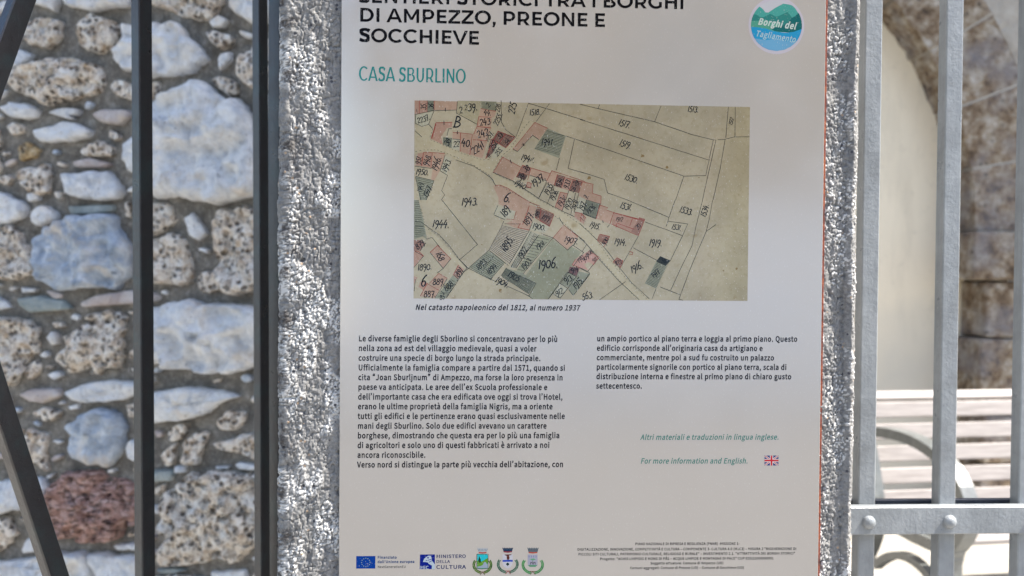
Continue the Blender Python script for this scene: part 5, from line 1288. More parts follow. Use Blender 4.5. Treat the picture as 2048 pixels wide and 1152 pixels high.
# meadows and gardens, green
P2(c_(1565,430, 1720,550, 1760,505, 1880,570, 1650,905, 1520,1085, 1345,1085, 1300,1055, 1382,915, 1250,850), GRN)
P2(c_(1050,745, 1235,800, 1380,915, 1310,1030, 1000,830), GRND, 3.2)
P2(c_(1330,345, 1420,380, 1560,420, 1240,800, 1165,775, 1310,560), GRN, 3.1)
P2(c_(855,560, 920,590, 1035,690, 880,875, 650,740), GRND)
P2(c_(1010,270, 1310,340, 1100,710, 870,545), ink(184,176,162,0.2), 3.0)
P2(c_(1310,340, 1330,345, 1410,380, 1170,745, 1100,740), PALE, 3.2)
P2(c_(45,0, 95,0, 150,230, 185,430, 140,400, 45,430), GRND)
P2(a_(525,62, 775,66, 755,240, 735,330, 515,195), OLIVE)
P2(a_(775,66, 950,72, 945,178, 775,148), GRN)
P2(a_(365,462, 462,470, 455,582, 360,542), GRND)
P2(a_(462,482, 550,490, 550,618, 455,585), PALE)
P2(a_(55,222, 255,175, 205,322, 130,345, 60,310), PALE)
P2(a_(950,532, 1050,582, 945,690, 885,700), PALE)
P2(a_(1510,365, 1710,450, 1635,692, 1362,592), GRND)
P2(a_(60,890, 265,942, 180,1152, 110,1152), GRND)
P2(a_(385,662, 445,690, 400,880, 330,830), PALE)
P2(f_(655,622, 945,712, 850,1020, 585,920), GRND)
P2(f_(500,560, 655,620, 585,920, 430,880), PALE)
P2(d_(880,615, 995,665, 940,720, 835,675), ink(84,90,88,.2), 3.3)
P2(d_(835,675, 950,715, 835,972, 712,915), GRND, 3.2)
P2(h_(400,560, 560,640, 420,850, 270,770), GRND)
P2(h_(585,550, 800,600, 500,985, 415,870), GRND)
P2(h_(440,470, 620,490, 560,640, 410,570), ink(150,118,120,.2), 3.3)
P2(h_(540,340, 780,190, 960,320, 780,540, 620,490, 480,440), ink(196,158,150,.2), 3.1)
P2(h_(690,430, 780,390, 850,440, 770,540), PAPER, 3.4)
P2(h_(150,930, 270,780, 410,860, 260,1035), PALE)
# bottom left corner
P2(g_(490,95, 730,340, 590,505, 355,220), PINK)
P2(g_(68,190, 160,205, 240,285, 110,440, 68,480), ROSE)
P2(g_(510,590, 660,680, 510,890, 355,770), PINK)
P2(g_(300,790, 510,900, 440,1030, 190,1000), PINK, 3.2)
P2(g_(180,740, 250,720, 330,775, 235,890, 150,830), ROSE, 3.3)
P2(g_(860,440, 960,520, 840,700, 760,620), ROSE)
P2(g_(760,625, 850,700, 650,1000, 620,1035, 440,1035), GRND)
P2(g_(68,640, 135,660, 68,780), ROSE)
P2(g_(68,0, 180,0, 270,60, 190,190, 68,185), PINKD)
# hatching on the blue-green plots
def hatch(q, n, shift=0.0):
    q = [Vector(p) for p in q]
    for k in range(n):
        t = (k + .5) / n
        a = q[0].lerp(q[3], t); b = q[1].lerp(q[2], min(1, max(0, t + shift)))
        mp.line([tuple(a), tuple(b)], 0.0003, INK, 7, wob=0.00012)
hatch(a_(1500,380, 1700,450, 1632,688, 1370,592), 15, -.1)
hatch(f_(655,630, 940,715, 850,1015, 590,915), 15, .05)
hatch(d_(880,620, 990,668, 835,970, 715,915), 22, .0)
hatch(c_(1015,275, 1300,340, 1095,705, 880,545), 20)
hatch(c_(1320,345, 1415,385, 1165,745, 1105,740)[1:] + c_(1320,345), 7)
hatch(c_(1060,750, 1370,915, 1305,1025, 1005,830), 13)
hatch(c_(845,575, 1025,690, 880,870, 655,745), 12)
hatch(g_(770,640, 840,700, 640,1030, 460,1030), 16)
hatch(c_(50,0, 95,0, 170,400, 50,410), 20)
hatch(c_(1350,380, 1540,425, 1240,790, 1175,775), 13)
hatch(a_(790,75, 940,75, 940,170, 790,148), 7)
hatch(a_(65,900, 260,945, 180,1150, 115,1150), 12)
# field and plot boundaries
lw, lt = 0.00042, 0.00024
def L(pts, w=lw, m=LINE, wob=0.00006, lift=8): mp.line(pts, w, m, lift, wob=wob)
def RL(pts, w=0.0005): mp.line(pts, w, RED, 9, wob=0.0001)
for q in (b_(0,100, 200,150, 815,292, 1230,435, 1460,492, 1495,495), b_(200,150, 215,105), b_(820,290, 890,118),
          b_(1510,492, 1595,485, 1690,460, 1860,458), b_(1600,470, 1628,130), b_(1700,458, 1703,132),
          b_(1462,495, 1380,885), b_(1490,498, 1400,900, 1345,1150), b_(1592,490, 1540,800, 1460,1150),
          b_(0,268, 520,430, 1100,615, 1418,715), b_(0,500, 330,610, 1140,890, 1380,885), b_(1140,890, 1050,1150),
          b_(0,840, 265,925, 302,1075, 520,1150), d_(520,0, 975,190, 965,232, 1182,262, 1125,392),
          d_(1045,0, 978,188), d_(1345,0, 1270,300, 1230,500, 1100,760, 995,990), d_(1455,0, 1420,200, 1385,345, 1300,540, 1200,780, 1085,1090, 1130,1100),
          d_(1385,345, 1490,270), d_(712,240, 950,325, 1125,392), d_(1125,392, 990,670), d_(965,235, 945,290),
          d_(640,395, 560,540, 430,765), d_(585,525, 850,665), d_(880,955, 1100,1040), d_(835,972, 790,1085), d_(300,300, 325,270),
          a_(1300,90, 1500,150, 1920,280), a_(1300,90, 1235,265, 1160,470), a_(1530,95, 1385,290),
          a_(1000,60, 1005,300, 1050,380, 1155,460), a_(1640,690, 1605,825), a_(1710,450, 1805,480, 1735,805, 1920,860),
          a_(1805,480, 1920,520), a_(1415,490, 1345,442, 1180,620), a_(1180,620, 1130,595), a_(1225,545, 1262,550),
          a_(1125,940, 1420,1140), a_(915,850, 1125,940), a_(1500,942, 1410,1135), a_(1315,880, 1500,942), a_(1270,1015, 1335,1020),
          a_(330,830, 412,882, 348,1050, 382,1095, 345,1150), a_(500,710, 700,780, 820,860, 890,910, 925,970, 945,1000),
          a_(60,900, 120,1150), a_(52,780, 235,805), a_(60,892, 265,940, 180,1150), a_(330,830, 385,660),
          a_(510,200, 735,320), a_(512,165, 265,170, 205,320, 245,365), a_(520,70, 510,200), a_(52,215, 265,170),
          a_(60,220, 60,310, 130,345, 205,322), a_(52,390, 130,460), a_(460,370, 425,370, 405,450), a_(468,482, 550,490),
          c_(350,0, 740,488, 545,655), c_(920,160, 965,60), c_(925,165, 1040,215), c_(1030,230, 1000,300, 870,545, 650,740),
          c_(190,295, 320,380, 430,500, 545,655, 635,745, 850,855, 1100,960, 1300,1050, 1345,1085),
          c_(650,745, 590,790, 400,1075), c_(870,555, 1080,720), c_(920,610, 780,800), c_(1030,700, 880,875),
          c_(1310,335, 1090,700), c_(1330,345, 1110,730), c_(1410,385, 1165,750), c_(1440,370, 1570,415, 1240,810),
          c_(1635,190, 1680,270, 1850,400, 1920,455), c_(1570,415, 1730,550, 1785,495, 1905,575, 1520,1085),
          c_(1000,830, 1060,745), c_(1240,845, 1382,915, 1300,1060), c_(1010,840, 1305,1030), c_(885,875, 905,850),
          c_(1205,262, 1035,262), c_(1345,240, 1310,330), c_(120,240, 190,290), c_(45,240, 120,240), c_(45,285, 150,285),
          c_(180,430, 240,410, 330,520), c_(220,575, 365,750, 445,650), c_(365,750, 300,800), c_(60,870, 45,1000),
          d_(0,260, 200,450, 300,560, 430,740, 560,900, 760,1085), d_(0,420, 70,480, 200,640, 420,880, 650,1095),
          d_(215,1095, 500,895), d_(5,950, 105,800, 0,750), d_(75,485, 20,570), d_(30,170, 60,240, 0,190),
          f_(655,622, 585,915, 850,1020, 945,712, 655,622), f_(430,480, 330,930), f_(290,430, 150,860), f_(150,860, 405,975),
          f_(500,480, 400,880, 540,905), f_(0,780, 150,860), e_(1090,470, 915,810, 1100,905, 1240,530), e_(1100,905, 1250,995),
          h_(270,770, 400,860, 560,640), h_(130,940, 230,1010, 270,1030, 400,860), h_(415,870, 500,985, 800,600),
          h_(400,570, 560,650), h_(60,1040, 400,560), h_(760,550, 860,430), h_(620,490, 770,560),
          g_(0,0, 68,190)[1:] + g_(240,285, 68,490), g_(270,60, 180,190), g_(660,690, 440,1030), g_(860,710, 650,1000), g_(780,620, 860,700),
          g_(880,350, 1010,495, 950,560, 830,730), g_(540,900, 620,960)):
    if len(q) > 1: L(q)
# road verges, dashed
for q in (a_(225,490, 560,635, 800,712, 900,705), a_(60,620, 150,602, 300,602, 440,655, 700,770, 860,870, 905,920, 935,985),
          a_(250,370, 215,480), a_(1310,290, 1235,380, 1100,590, 1010,665, 905,850, 1125,950, 1420,1150),
          [(1000,371),(1060,404),(1110,432),(1140,457),(1168,484),(1200,517),(1240,562),(1275,600)],
          [(1080,401),(1128,426),(1163,451),(1183,466),(1203,494),(1233,537),(1296,600)], c_(120,100, 160,240, 200,320, 330,400, 440,530, 560,680)):
    mp.line(q, 0.0003, LINE, 8, dash=(0.0012, 0.0016))
# red building outlines
for q in (a_(265,62, 265,165), a_(282,305, 465,298), a_(468,410, 555,415, 685,430), a_(555,415, 550,620), a_(685,430, 655,655), a_(755,235, 735,345, 700,430),
          a_(775,148, 940,178), a_(755,238, 900,245), a_(738,345, 890,360), a_(690,490, 850,502), a_(150,628, 380,640), a_(148,630, 128,780), a_(245,632, 230,800),
          a_(102,60, 102,205), a_(188,60, 186,190), a_(965,395, 1155,465, 1050,580), a_(965,395, 830,700), a_(900,480, 1050,580), a_(1050,420, 985,520),
          a_(1370,300, 1130,595), a_(1370,300, 1510,365), a_(1015,680, 915,850), a_(1015,680, 1215,790), a_(1235,770, 1330,800, 1540,862), a_(1235,770, 1165,902), a_(1195,845, 1310,880), a_(1330,800, 1290,930),
          a_(1290,955, 1332,970, 1320,1018, 1275,1005, 1290,955), a_(1555,830, 1500,945), a_(1555,830, 1920,950), e_(1310,300, 1240,530), e_(1470,345, 1390,590), e_(1640,400, 1550,640), e_(1830,460, 1750,690),
          f_(240,170, 810,300), f_(795,305, 785,490, 965,545, 960,720), e_(1370,670, 1260,990), e_(1370,670, 1520,705), f_(420,880, 560,910, 655,1010), f_(560,920, 530,1080), f_(940,735, 1110,790), f_(940,735, 860,1020),
          f_(1080,840, 1230,890, 1880,1060), f_(1230,890, 1150,1130), d_(370,140, 640,215, 650,195, 712,210, 640,392), d_(345,265, 625,385), d_(575,205, 545,285), d_(410,255, 590,320), d_(400,255, 395,300),
          d_(215,375, 190,440, 235,490), d_(220,375, 325,400, 260,520), d_(405,632, 472,668, 440,745), d_(405,632, 360,685), d_(545,565, 580,575, 575,600, 540,595),
          [(990,371),(1000,370),(1015,376),(1060,405),(1080,412)], c_(1385,75, 1440,92, 1580,155), c_(1440,95, 1420,210), c_(1580,160, 1530,290), c_(1165,125, 1140,215, 1060,208), c_(1310,60, 1240,265, 1205,262, 1185,305, 1310,330), c_(1370,190, 1530,290),
          c_(1680,285, 1570,415), c_(1685,275, 1840,400), g_(355,220, 490,95, 730,340), g_(340,770, 510,590, 660,680), g_(510,890, 300,770, 180,1000), g_(68,190, 160,205, 240,285), g_(860,440, 760,625), h_(780,190, 960,310, 850,440), h_(540,340, 480,440, 620,490)):
    RL(q)
RL(a_(285,310, 235,480), 0.0011)
for q in (a_(388,140, 388,180), a_(372,280, 374,330), a_(522,392, 518,430), a_(1100,710, 1112,750), a_(1238,525, 1250,560), d_(248,225, 256,250)):
    mp.line(q, 0.0006, INK, 10)
# written plot numbers: text, x, y, height, angle
NUM = [('2237.', *a_(150,262)[0], 10, -22), ('35.', *a_(148,120)[0], 10, -90), ('36', *a_(232,120)[0], 9, -85), ('1', *a_(75,175)[0], 6, -20),
       ('2', *a_(560,165)[0], 12, -15), ('2', *a_(615,135)[0], 10, -10), ('39.', *a_(690,130)[0], 14, -8), ('2.', *a_(860,105)[0], 9, -50), ('44.', *a_(855,195)[0], 10, 2),
       ('243', *a_(825,295)[0], 12, -12), ('242', *a_(800,420)[0], 13, -22), ('22', *a_(512,540)[0], 11, -5), ('40.', *a_(625,525)[0], 14, -2), ('2241', *a_(745,580)[0], 13, -38),
       ('38', *a_(412,510)[0], 11, -55), ('B', *a_(525,300)[0], 19, 0), ('2255.', *a_(965,260)[0], 10, -68), ('225', *a_(1125,140)[0], 13, -80), ('228', *a_(965,140)[0], 9, -80),
       ('nn57.', *a_(870,450)[0], 9, -62), ('252', *a_(915,550)[0], 11, -60), ('53', *a_(990,445)[0], 9, -35), ('54.', *a_(1075,505)[0], 9, -45), ('255.', *a_(975,620)[0], 9, -48), ('11', *a_(860,660)[0], 9, -50),
       ('1518.', *a_(1375,190)[0], 11, -8), ('1941', *a_(1505,515)[0], 12, 0), ('194n.', *a_(1300,695)[0], 12, 12), ('38', *a_(1278,805)[0], 11, -38), ('39', *a_(1225,895)[0], 11, -20), ('1937.', *a_(1410,930)[0], 13, -36),
       ('1940', *a_(1215,985)[0], 11, 28), ('1935.', *e_(1130,590)[0], 11, -62), ('934.', *e_(1355,450)[0], 10, -62), ('1936.', *e_(1245,720)[0], 10, -62), ('933.', *e_(1515,490)[0], 10, -68),
       ('28', *e_(1700,480)[0], 9, -40), ('29', *e_(1640,610)[0], 9, 10), ('193n', *e_(1400,850)[0], 11, -62), ('1920.', *e_(1550,900)[0], 11, -66), ('1931.', *e_(1690,920)[0], 10, -68), ('197.', *f_(580,740)[0], 11, -66), ('7.', *f_(650,550)[0], 9, -60),
       ('1926.', *f_(760,810)[0], 9, -40), ('951.', *a_(95,710)[0], 10, -75), ('948.', *a_(190,710)[0], 11, -72), ('1946.', *a_(290,745)[0], 12, -70), ('1943.', *a_(400,765)[0], 11, -70),
       ('1950.', *a_(140,845)[0], 11, 5), ('1949', *a_(115,1010)[0], 9, -80), ('1947.', *a_(195,1050)[0], 10, -62), ('1943.', *c_(660,15)[0], 14, -2), ('1944.', *c_(345,262)[0], 14, 2),
       ('1517.', *b_(495,315)[0], 12, 14), ('1513.', *b_(1245,155)[0], 11, 0), ('1512', *b_(1660,285)[0], 8, -72), ('1519.', *b_(505,540)[0], 12, 16), ('1530.', *b_(570,920)[0], 12, 16),
       ('1531.', *f_(1500,760)[0], 12, 14), ('1533.', *d_(1170,120)[0], 12, 12), ('1534.', *d_(1370,110)[0], 11, -75), ('1531.', *d_(1065,300)[0], 10, 12), ('1919.', *d_(835,470)[0], 13, 2), ('1914.', *d_(450,460)[0], 12, 4), ('1915.', *d_(170,285)[0], 11, 16),
       ('1912', *d_(435,210)[0], 8, 5), ('20', *d_(640,290)[0], 9, -50), ('930', *d_(280,450)[0], 9, -65), ('923', *d_(420,685)[0], 8, -8), ('1916.', *d_(625,735)[0], 13, -24), ('1917', *d_(830,805)[0], 10, -48), ('918', *d_(925,670)[0], 7, 15),
       ('189', *c_(1045,120)[0], 14, -55), ('6.', *e_(275,800)[0], 16, 12), ('1897.', *c_(1300,200)[0], 12, -62), ('98', *c_(1395,150)[0], 9, -62), ('899', *c_(1495,195)[0], 9, 14), ('1900.', *c_(1420,295)[0], 11, 5), ('1895.', *c_(1070,475)[0], 14, -58),
       ('1901.', *c_(1435,490)[0], 10, -42), ('1902.', *c_(1240,570)[0], 11, -58), ('1903', *c_(1275,700)[0], 11, -52), ('1907.', *c_(1775,445)[0], 12, 10), ('1906.', *c_(1520,705)[0], 17, -6), ('1893.', *c_(790,700)[0], 11, -42), ('1894.', *c_(905,750)[0], 11, -42),
       ('1905.', *c_(1155,840)[0], 12, 26), ('1904.', *c_(1020,905)[0], 12, 26), ('1890.', *c_(165,735)[0], 12, -6), ('168', *c_(335,620)[0], 12, 62), ('879.', *c_(115,480)[0], 11, -40), ('889.', *c_(320,895)[0], 12, -2), ('888.', *c_(430,935)[0], 12, -45), ('887.', *c_(220,1030)[0], 12, -6),
       ('891', *c_(540,790)[0], 11, -50), ('6', *c_(155,890)[0], 18, 0), ('85', *c_(355,1065)[0], 9, -12), ('914', *h_(530,530)[0], 10, -15), ('913.', *h_(420,690)[0], 11, -35), ('1915.', *h_(590,760)[0], 12, -48), ('912.', *h_(270,920)[0], 11, -30), ('563.', *h_(760,985)[0], 12, -15),
       ('1910', *h_(630,330)[0], 8, -50), ('908', *h_(780,230)[0], 8, -40), ('911', *h_(880,350)[0], 8, -40), ('909', *h_(720,320)[0], 8, -45)]
for s, u, v, h, a in NUM: hand(mp, s, u, v, h, a)
# brown spots on the paper
for (u, v, r) in (*[(*b_(685,668)[0], 4)], (*b_(955,790)[0], 3), (*b_(1305,905)[0], 1.4), (*d_(1575,778)[0], 2.2), (*d_(1720,755)[0], 2.4), (*c_(990,995)[0], 4), (*c_(790,490)[0], 1.5), (*f_(715,175)[0], 4)):
    C0 = sheet(u, v)
    mp.poly([C0 + Vector((math.cos(t), math.sin(t))) * K * r * random.uniform(.5, 1.2) for t in [k * .7 for k in range(9)]], ink(140, 118, 84), 6, raw=True)
# dense pen shading in the house clusters
for q in (a_(965,395, 1155,465, 1050,580, 905,480), a_(885,478, 985,512, 920,625, 832,700), a_(190,60, 262,62, 262,170, 190,185), a_(1195,845, 1292,882, 1262,935, 1165,902),
          e_(1640,400, 1830,460, 1760,690, 1550,645), e_(1310,300, 1470,345, 1390,590, 1240,540), c_(1385,95, 1440,95, 1420,205, 1370,190), c_(1440,105, 1580,160, 1530,290, 1420,230), g_(860,440, 960,520, 840,700, 760,620), h_(440,470, 620,490, 560,640, 410,570), a_(365,462, 462,470, 455,582, 360,542), d_(880,620, 990,668, 940,718, 840,672)):
    hatch(q, 9)
mp.build('printed_map', panel)

# heading
BLK = ink(14, 16, 24); NAVY = ink(46, 60, 104); TEAL = ink(52, 142, 146); TXT = ink(26, 30, 42); TEAL2 = ink(78, 140, 138)
hd = Print()
cap = 27 * K
caps(hd, 'SENTIERI STORICI TRA I BORGHI', (716, 5), (1370, 18.4), cap, BLK)
caps(hd, 'DI AMPEZZO, PREONE E', (717, 43), (1212, 54), cap, BLK)
caps(hd, 'SOCCHIEVE', (716.5, 83.5), (960, 89.5), cap, BLK)
hd.build('printed_heading', panel)
sh = Print()
caps(sh, 'CASA SBURLINO', (717, 161), (932, 166.5), 28 * K, TEAL, h=.10)
sh.build('printed_subheading', panel)
cp_ = Print()
cp_.text('Nel catasto napoleonico del 1812, al numero 1937', (830.5, 619.5), (1160, 620.8), 10.3 * K, TXT, 'b', 0.045, shear=0.2)
cp_.build('printed_caption', panel)
LT = [('Le diverse famiglie degli Sborlino si concentravano per lo più', 1116), ('nella zona ad est del villaggio medievale, quasi a voler', 1073.5), ('costruire una specie di borgo lungo la strada principale.', 1082),
      ('Ufficialmente la famiglia compare a partire dal 1571, quando si', 1131), ('cita “Joan Sburljnum” di Ampezzo, ma forse la loro presenza in', 1126.5), ('paese va anticipata. Le aree dell’ex Scuola professionale e', 1095.5),
      ('dell’importante casa che era edificata ove oggi si trova l’Hotel,', 1126), ('erano le ultime proprietà della famiglia Nigris, ma a oriente', 1106), ('tutti gli edifici e le pertinenze erano quasi esclusivamente nelle', 1130.5),
      ('mani degli Sburlino. Solo due edifici avevano un carattere', 1094), ('borghese, dimostrando che questa era per lo più una famiglia', 1120), ('di agricoltori e solo uno di questi fabbricati è arrivato a noi', 1100),
      ('ancora riconoscibile.', 852), ('Verso nord si distingue la parte più vecchia dell’abitazione, con', 1127.5)]
lc = Print()
for k, (s, xe) in enumerate(LT):
    y = 682.3 + k * 19.42; x0 = 717.3 - k * .22
    lc.text(s, (x0, y), (xe, y + (xe - 717) / 400 * (1.2 - k * .16)), 10.9 * K, TXT, 'b', 0.045)
lc.build('printed_paragraph', panel)
RT = [('un ampio portico al piano terra e loggia al primo piano. Questo', 1595.5), ('edificio corrisponde all’originaria casa da artigiano e', 1526), ('commerciante, mentre poi a sud fu costruito un palazzo', 1549), ('particolarmente signorile con portico al piano terra, scala di', 1574), ('distribuzione interna e finestre al primo piano di chiaro gusto', 1583.5), ('settecentesco.', 1285)]
rc = Print()
for k, (s, xe) in enumerate(RT):
    y = 682.2 + k * 18.95; x0 = 1193.8 - k * .3
    rc.text(s, (x0, y), (xe, y + (xe - x0) / 400 * (1.0 - k * .15)), 10.6 * K, TXT, 'b', 0.045)
rc.build('printed_paragraph', panel)
nc = Print()
nc.text('Altri materiali e traduzioni in lingua inglese.', (1280.6, 879.5), (1558, 879), 10.4 * K, TEAL2, 'b', 0.03, shear=0.2)
nc.text('For more information and English.', (1280.6, 927), (1496, 926.8), 10.4 * K, TEAL2, 'b', 0.03, shear=0.2)
nc.build('printed_note', panel)
# flag
fl = Print()
FB, FW, FR_ = ink(52, 70, 140), ink(226, 222, 230), ink(206, 56, 72)
x0, x1, y0, y1 = 1529, 1557, 911, 931
fl.poly([(x0, y0), (x1, y0), (x1, y1), (x0, y1)], FB, 2)
def fline(a, b, w, m, l): fl.line([a, b], w * K, m, l)
cx_, cy_ = (x0 + x1) / 2, (y0 + y1) / 2
fline((x0 + 1, y0 + .7), (x1 - 1, y1 - .7), 3.6, FW, 3); fline((x0 + 1, y1 - .7), (x1 - 1, y0 + .7), 3.6, FW, 3.7)
fline((x0 + 1, y0 + .7), (x1 - 1, y1 - .7), 1.2, FR_, 5); fline((x0 + 1, y1 - .7), (x1 - 1, y0 + .7), 1.2, FR_, 5.7)
fline((cx_, y0), (cx_, y1), 6.4, FW, 7); fline((x0, cy_), (x1, cy_), 6.4, FW, 8)
fline((cx_, y0), (cx_, y1), 3.6, FR_, 9); fline((x0, cy_), (x1, cy_), 3.6, FR_, 10)
fl.build('printed_flag', panel)
# round valley emblem
em = Print()
def r_(*xy): return [(1480 + xy[i] / 9.6, xy[i + 1] / 9.6) for i in range(0, len(xy), 2)]
EC, ER = (1552.9, 51.2), 51.0
def clampr(pts, n=6):
    out = []
    for i, p in enumerate(pts):
        q = pts[(i + 1) % len(pts)]
        for k in range(n):
            x, y = p[0] + (q[0] - p[0]) * k / n, p[1] + (q[1] - p[1]) * k / n
            dx, dy = x - EC[0], y - EC[1]; d = math.hypot(dx, dy)
            if d > ER: x, y = EC[0] + dx / d * ER, EC[1] + dy / d * ER
            if not out or math.hypot(x - out[-1][0], y - out[-1][1]) > .3: out.append((x, y))
    return out
em.disc(EC, 57.3 * K, ink(214, 212, 234), 2, 64)
em.disc(EC, ER * K, ink(214, 218, 240), 3, 64)
em.poly(clampr(r_(150,620, 150,330, 215,300, 310,190, 370,120, 440,175, 490,238, 545,240, 680,150, 830,70, 930,85, 1030,110, 1110,240, 1300,330, 1300,620)), ink(84, 180, 178), 4)
em.poly(clampr(r_(150,620, 150,330, 240,280, 300,275, 400,330, 450,330, 580,265, 700,322, 760,300, 910,230, 1000,335, 1060,310, 1120,262, 1300,400, 1300,620)), ink(58, 146, 146), 5)
em.poly(clampr(r_(150,620, 150,470, 215,400, 330,400, 480,380, 620,420, 760,440, 800,560, 640,600)), ink(92, 176, 162), 6)
em.poly(clampr(r_(980,350, 1060,310, 1120,250, 1300,330, 1300,640, 1000,625, 900,625, 650,590, 560,520, 760,520, 920,440)), ink(34, 116, 122), 6.5)
em.poly(clampr(r_(100,515, 230,515, 400,532, 520,555, 650,600, 800,625, 900,630, 1040,610, 1160,565, 1300,520, 1300,1100, 100,1100)), ink(50, 168, 230), 7)
em.poly(clampr(r_(100,700, 300,740, 500,770, 700,740, 900,800, 1300,760, 1300,1100, 100,1100)), ink(120, 186, 238), 8)
EW = ink(214, 232, 244)
em.text('Borghi del', (1515.5, 48.5), (1592, 58.8), 12.5 * K, EW, 'b', 0.06, shear=0.22, lift=10)
em.text('Tagliamento', (1510.5, 72), (1591, 85), 11.5 * K, ink(190, 220, 246), 'b', 0.03, shear=0.2, lift=10)
em.build('printed_emblem', panel)
# union flag and ministry marks
def s_(*xy): return [(700 + xy[i] / 8.533, 1090 + xy[i + 1] / 8.533) for i in range(0, len(xy), 2)]
eu = Print()
eu.poly(s_(107,190, 433,188, 432,402, 105,402), ink(6, 66, 168), 2)
for k in range(12):
    a = k * PI / 6
    C0 = sheet(700 + 270 / 8.533, 1090 + 297 / 8.533) + Vector((math.sin(a), math.cos(a))) * 8.4 * K
    eu.poly([C0 + Vector((math.sin(t * PI / 5), math.cos(t * PI / 5))) * K * (1.35 if t % 2 == 0 else .6) for t in range(10)], ink(170, 196, 190), 4, raw=True)
EUB = ink(22, 72, 136)
eu.text('Finanziato', *s_(470,232, 802,232), 5.0 * K, EUB, 'b', 0.05)
eu.text("dall'Unione europea", *s_(470,308, 1104,304), 5.0 * K, EUB, 'b', 0.05)
eu.text('NextGenerationEU', *s_(470,392, 955,390), 4.6 * K, ink(70, 74, 84), 'b', 0.02)
eu.build('printed_funding_mark', panel)
mi = Print()
MB_ = ink(10, 36, 150); MW = ink(190, 210, 236)
mi.poly(s_(1194,163, 1450,160, 1448,412, 1190,412), MB_, 2)
mi.poly(s_(1245,290, 1265,235, 1300,205, 1340,180, 1380,185, 1395,230, 1400,270, 1425,300, 1448,330, 1448,410, 1395,410, 1400,350, 1340,320, 1330,300, 1290,290), MW, 4)
mi.poly(s_(1310,215, 1335,202, 1350,220, 1330,232), MB_, 5)
for q in (s_(1330,262, 1395,240), s_(1345,295, 1398,268), s_(1290,270, 1320,262)): mi.line(q, 1.2 * K, MB_, 6)
mi.text('MiC', *s_(1196,412, 1345,412), 6.4 * K, MW, 'b', 0.03, lift=7)
mi.text('MINISTERO', *s_(1470,222, 1983,219), 6.6 * K, ink(30, 46, 112), 'b', 0.03)
mi.text('DELLA', *s_(1470,306, 1708,305), 5.6 * K, ink(30, 46, 112), 'b', 0.02)
mi.text('CULTURA', *s_(1470,406, 1983,403), 7.2 * K, ink(30, 46, 112), 'b', 0.03)
mi.build('printed_ministry_mark', panel)
# three municipal crests
def t_(*xy): return [(930 + xy[i] / 12.05, 1080 + xy[i + 1] / 12.05) for i in range(0, len(xy), 2)]
def wreath(P, cx, cy, rx, ry, cols, n=22):
    for s in (-1, 1):
        for k in range(n):
            t = k / (n - 1)
            a = rad(-82 + 108 * t)
            px, py = cx + s * rx * math.cos(a), cy - ry * math.sin(a) * (1 if a > 0 else 1.0)
            c0 = sheet(px, py)
            out = Vector((s * math.cos(a), math.sin(a)))
            tang = Vector((-s * math.sin(a), math.cos(a)))
            for side in (-1, 1):
                dirn = (tang + out * side * .9).normalized(); nn = Vector((-dirn.y, dirn.x))
                Lf, wf = 4.4 * K, 1.25 * K
                P.poly([c0, c0 + dirn * Lf * .5 + nn * wf, c0 + dirn * Lf, c0 + dirn * Lf * .5 - nn * wf], random.choice(cols), 3 + k * .1 + (side + 1) * .2, raw=True)
def crown(P, q, body, band, dark):
    x0, x1, y0, y1 = q
    m = (x0 + x1) / 2
    P.poly([(x0, y0), (x1, y0), (x1 - 2.4, y1), (m, y1 + .8), (x0 + 2.4, y1)], body, 3)
    for k in range(7):
        u = x0 + .6 + (x1 - x0 - 1.2) * k / 6
        P.poly([(u - .8, y0 - 1.2), (u + .8, y0 - 1.2), (u + .6, y0 + 1.2), (u - .6, y0 + 1.2)], body, 3.5)
        P.line([(u, y0 + 1), (m + (u - m) * .8, y1 - 4)], .6 * K, dark, 5)
    P.poly([(x0 + 2.2, y1 - 2.2), (m, y1 - 1.4), (x1 - 2.2, y1 - 2.2), (x1 - 2.8, y1), (m, y1 + 1), (x0 + 2.8, y1)], band, 6)
G1 = [ink(82, 120, 58), ink(60, 98, 50), ink(110, 136, 70)]
G2 = [ink(66, 112, 98), ink(100, 134, 120), ink(52, 92, 84)]
G3 = [ink(72, 150, 96), ink(60, 128, 88), ink(100, 164, 108)]
BRN = ink(120, 88, 72)
def tie(P, x, y, m):
    P.line([(x, y), (x - 5, y + 6)], 1.3 * K, m, 8); P.line([(x, y), (x + 5, y + 6)], 1.3 * K, m, 8.7)
    P.line([(x - 6, y - .3), (x + 6, y - .3)], 1.2 * K, m, 9.5)
c1 = Print()
wreath(c1, 964.8, 1130, 17, 15, G1)
crown(c1, (955, 975.5, 1097, 1106), ink(178, 190, 208), ink(190, 72, 60), ink(70, 90, 120))
c1.poly(t_(290,345, 555,345, 555,680, 430,690, 415,705, 400,690, 290,680), ink(96, 170, 150), 4)
c1.poly(t_(298,352, 550,352, 550,430, 480,480, 400,520, 330,480, 298,500), ink(40, 200, 226), 5)
c1.poly(t_(298,500, 350,480, 400,520, 470,480, 550,430, 550,560, 440,600, 360,640, 298,640), ink(104, 160, 56), 6)
c1.poly(t_(345,385, 380,470, 385,540, 330,545, 320,480), ink(24, 76, 58), 7)
c1.poly(t_(430,600, 460,530, 500,530, 530,590, 548,600, 548,672, 300,672, 300,640, 380,625), ink(160, 178, 210), 8)
for q in (t_(285,340, 285,685, 415,700, 558,685, 558,340, 285,340),): c1.line(q, .9 * K, ink(40, 56, 72), 9)
tie(c1, 965, 1144, BRN)
c1.build('printed_crest', panel)
c2 = Print()
wreath(c2, 1015.5, 1129, 19, 15.5, G2)
crown(c2, (1005, 1026, 1096.5, 1104.5), ink(36, 58, 92), ink(150, 60, 76), ink(84, 110, 150))
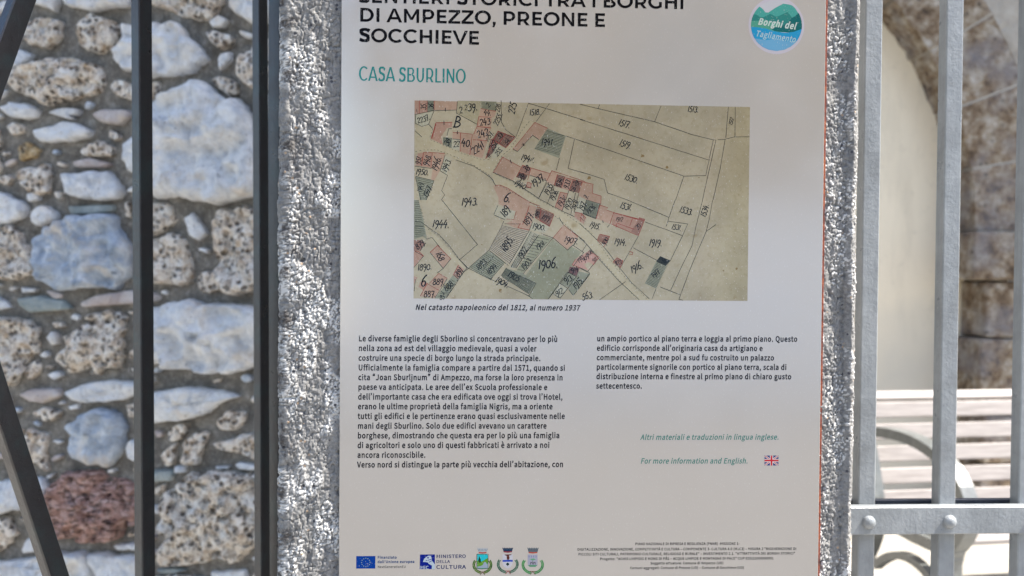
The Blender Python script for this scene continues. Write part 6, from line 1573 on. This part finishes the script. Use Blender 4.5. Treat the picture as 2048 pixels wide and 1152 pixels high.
c2.poly(t_(905,345, 1150,345, 1150,560, 1110,640, 1030,690, 940,640, 905,560), ink(206, 210, 232), 4)
c2.poly(t_(905,482, 1150,478, 1150,522, 905,526), ink(24, 72, 200), 6)
c2.poly(t_(955,350, 1120,345, 1120,362, 1060,372, 1075,430, 1060,475, 1010,475, 1000,380, 960,368), ink(96, 56, 54), 6)
c2.poly(t_(1030,540, 1070,575, 1060,605, 1035,605, 1040,625, 1015,625, 1022,605, 990,600, 992,570), ink(24, 56, 56), 6)
tie(c2, 1016, 1142, ink(168, 88, 90))
c2.build('printed_crest', panel)
c3 = Print()
wreath(c3, 1065.5, 1130, 19.5, 16, G3)
crown(c3, (1055, 1077, 1096.5, 1106), ink(104, 116, 132), ink(196, 80, 64), ink(60, 72, 92))
c3.poly(t_(1510,350, 1750,350, 1750,610, 1700,650, 1560,650, 1510,610), ink(172, 176, 204), 4)
c3.poly(t_(1515,600, 1748,600, 1700,648, 1560,648), ink(96, 158, 130), 5)
for k in range(4): c3.line(t_(1545 + k * 55, 375, 1545 + k * 55, 420), 1.6 * K, ink(128, 134, 190), 6)
c3.poly(t_(1550,470, 1600,450, 1660,445, 1710,470, 1640,490), ink(104, 174, 140), 6)
c3.line(t_(1635,480, 1632,540), .9 * K, ink(96, 134, 110), 7)
for q in (t_(1575,590, 1585,540, 1620,540, 1625,585), t_(1650,590, 1655,540, 1690,540, 1692,590)): c3.line(q, 1.5 * K, ink(96, 84, 110), 7)
tie(c3, 1065.5, 1143, BRN)
c3.build('printed_crest', panel)
ft = Print()
FT = ink(56, 58, 64)
for s, a, b, h in (('PIANO NAZIONALE DI RIPRESA E RESILIENZA (PNNR) -MISSIONE 1-', (1270.2, 1090.3), (1479.5, 1089.6), 5.0),
                   ('DIGITALIZZAZIONE, INNOVAZIONE, COMPETITIVITÀ E CULTURA – COMPONENTE 3- CULTURA 4.0 (M1C3) – MISURA 2 "RIGENERAZIONE DI', (1154.6, 1101.3), (1593, 1099.8), 5.0),
                   ('PICCOLI SITI CULTURALI, PATRIMONIO CULTURALE, RELIGIOSO E RURALE" – INVESTIMENTO 2.1. "ATTRATTIVITÀ DEI BORGHI STORICI"', (1156.6, 1111), (1590.5, 1109), 5.0),
                   ('Progetto: "AGHIS LIMPIDIS E MONS DI PÂS – ACQUE LIMPIDE E MONTAGNE DI PACE" CUP E55I22000000001', (1199.8, 1120.3), (1547.5, 1118.8), 5.0),
                   ('Soggetto attuatore: Comune di Ampezzo (UD)', (1300.6, 1128.8), (1447.2, 1128.3), 4.9),
                   ('Comuni aggregati: Comune di Preone (UD) – Comune di Socchieve (UD)', (1260, 1138.2), (1488.2, 1137.4), 4.9)):
    ft.text(s, a, b, h * K, FT, 'b', 0.03)
ft.build('printed_small_print', panel)
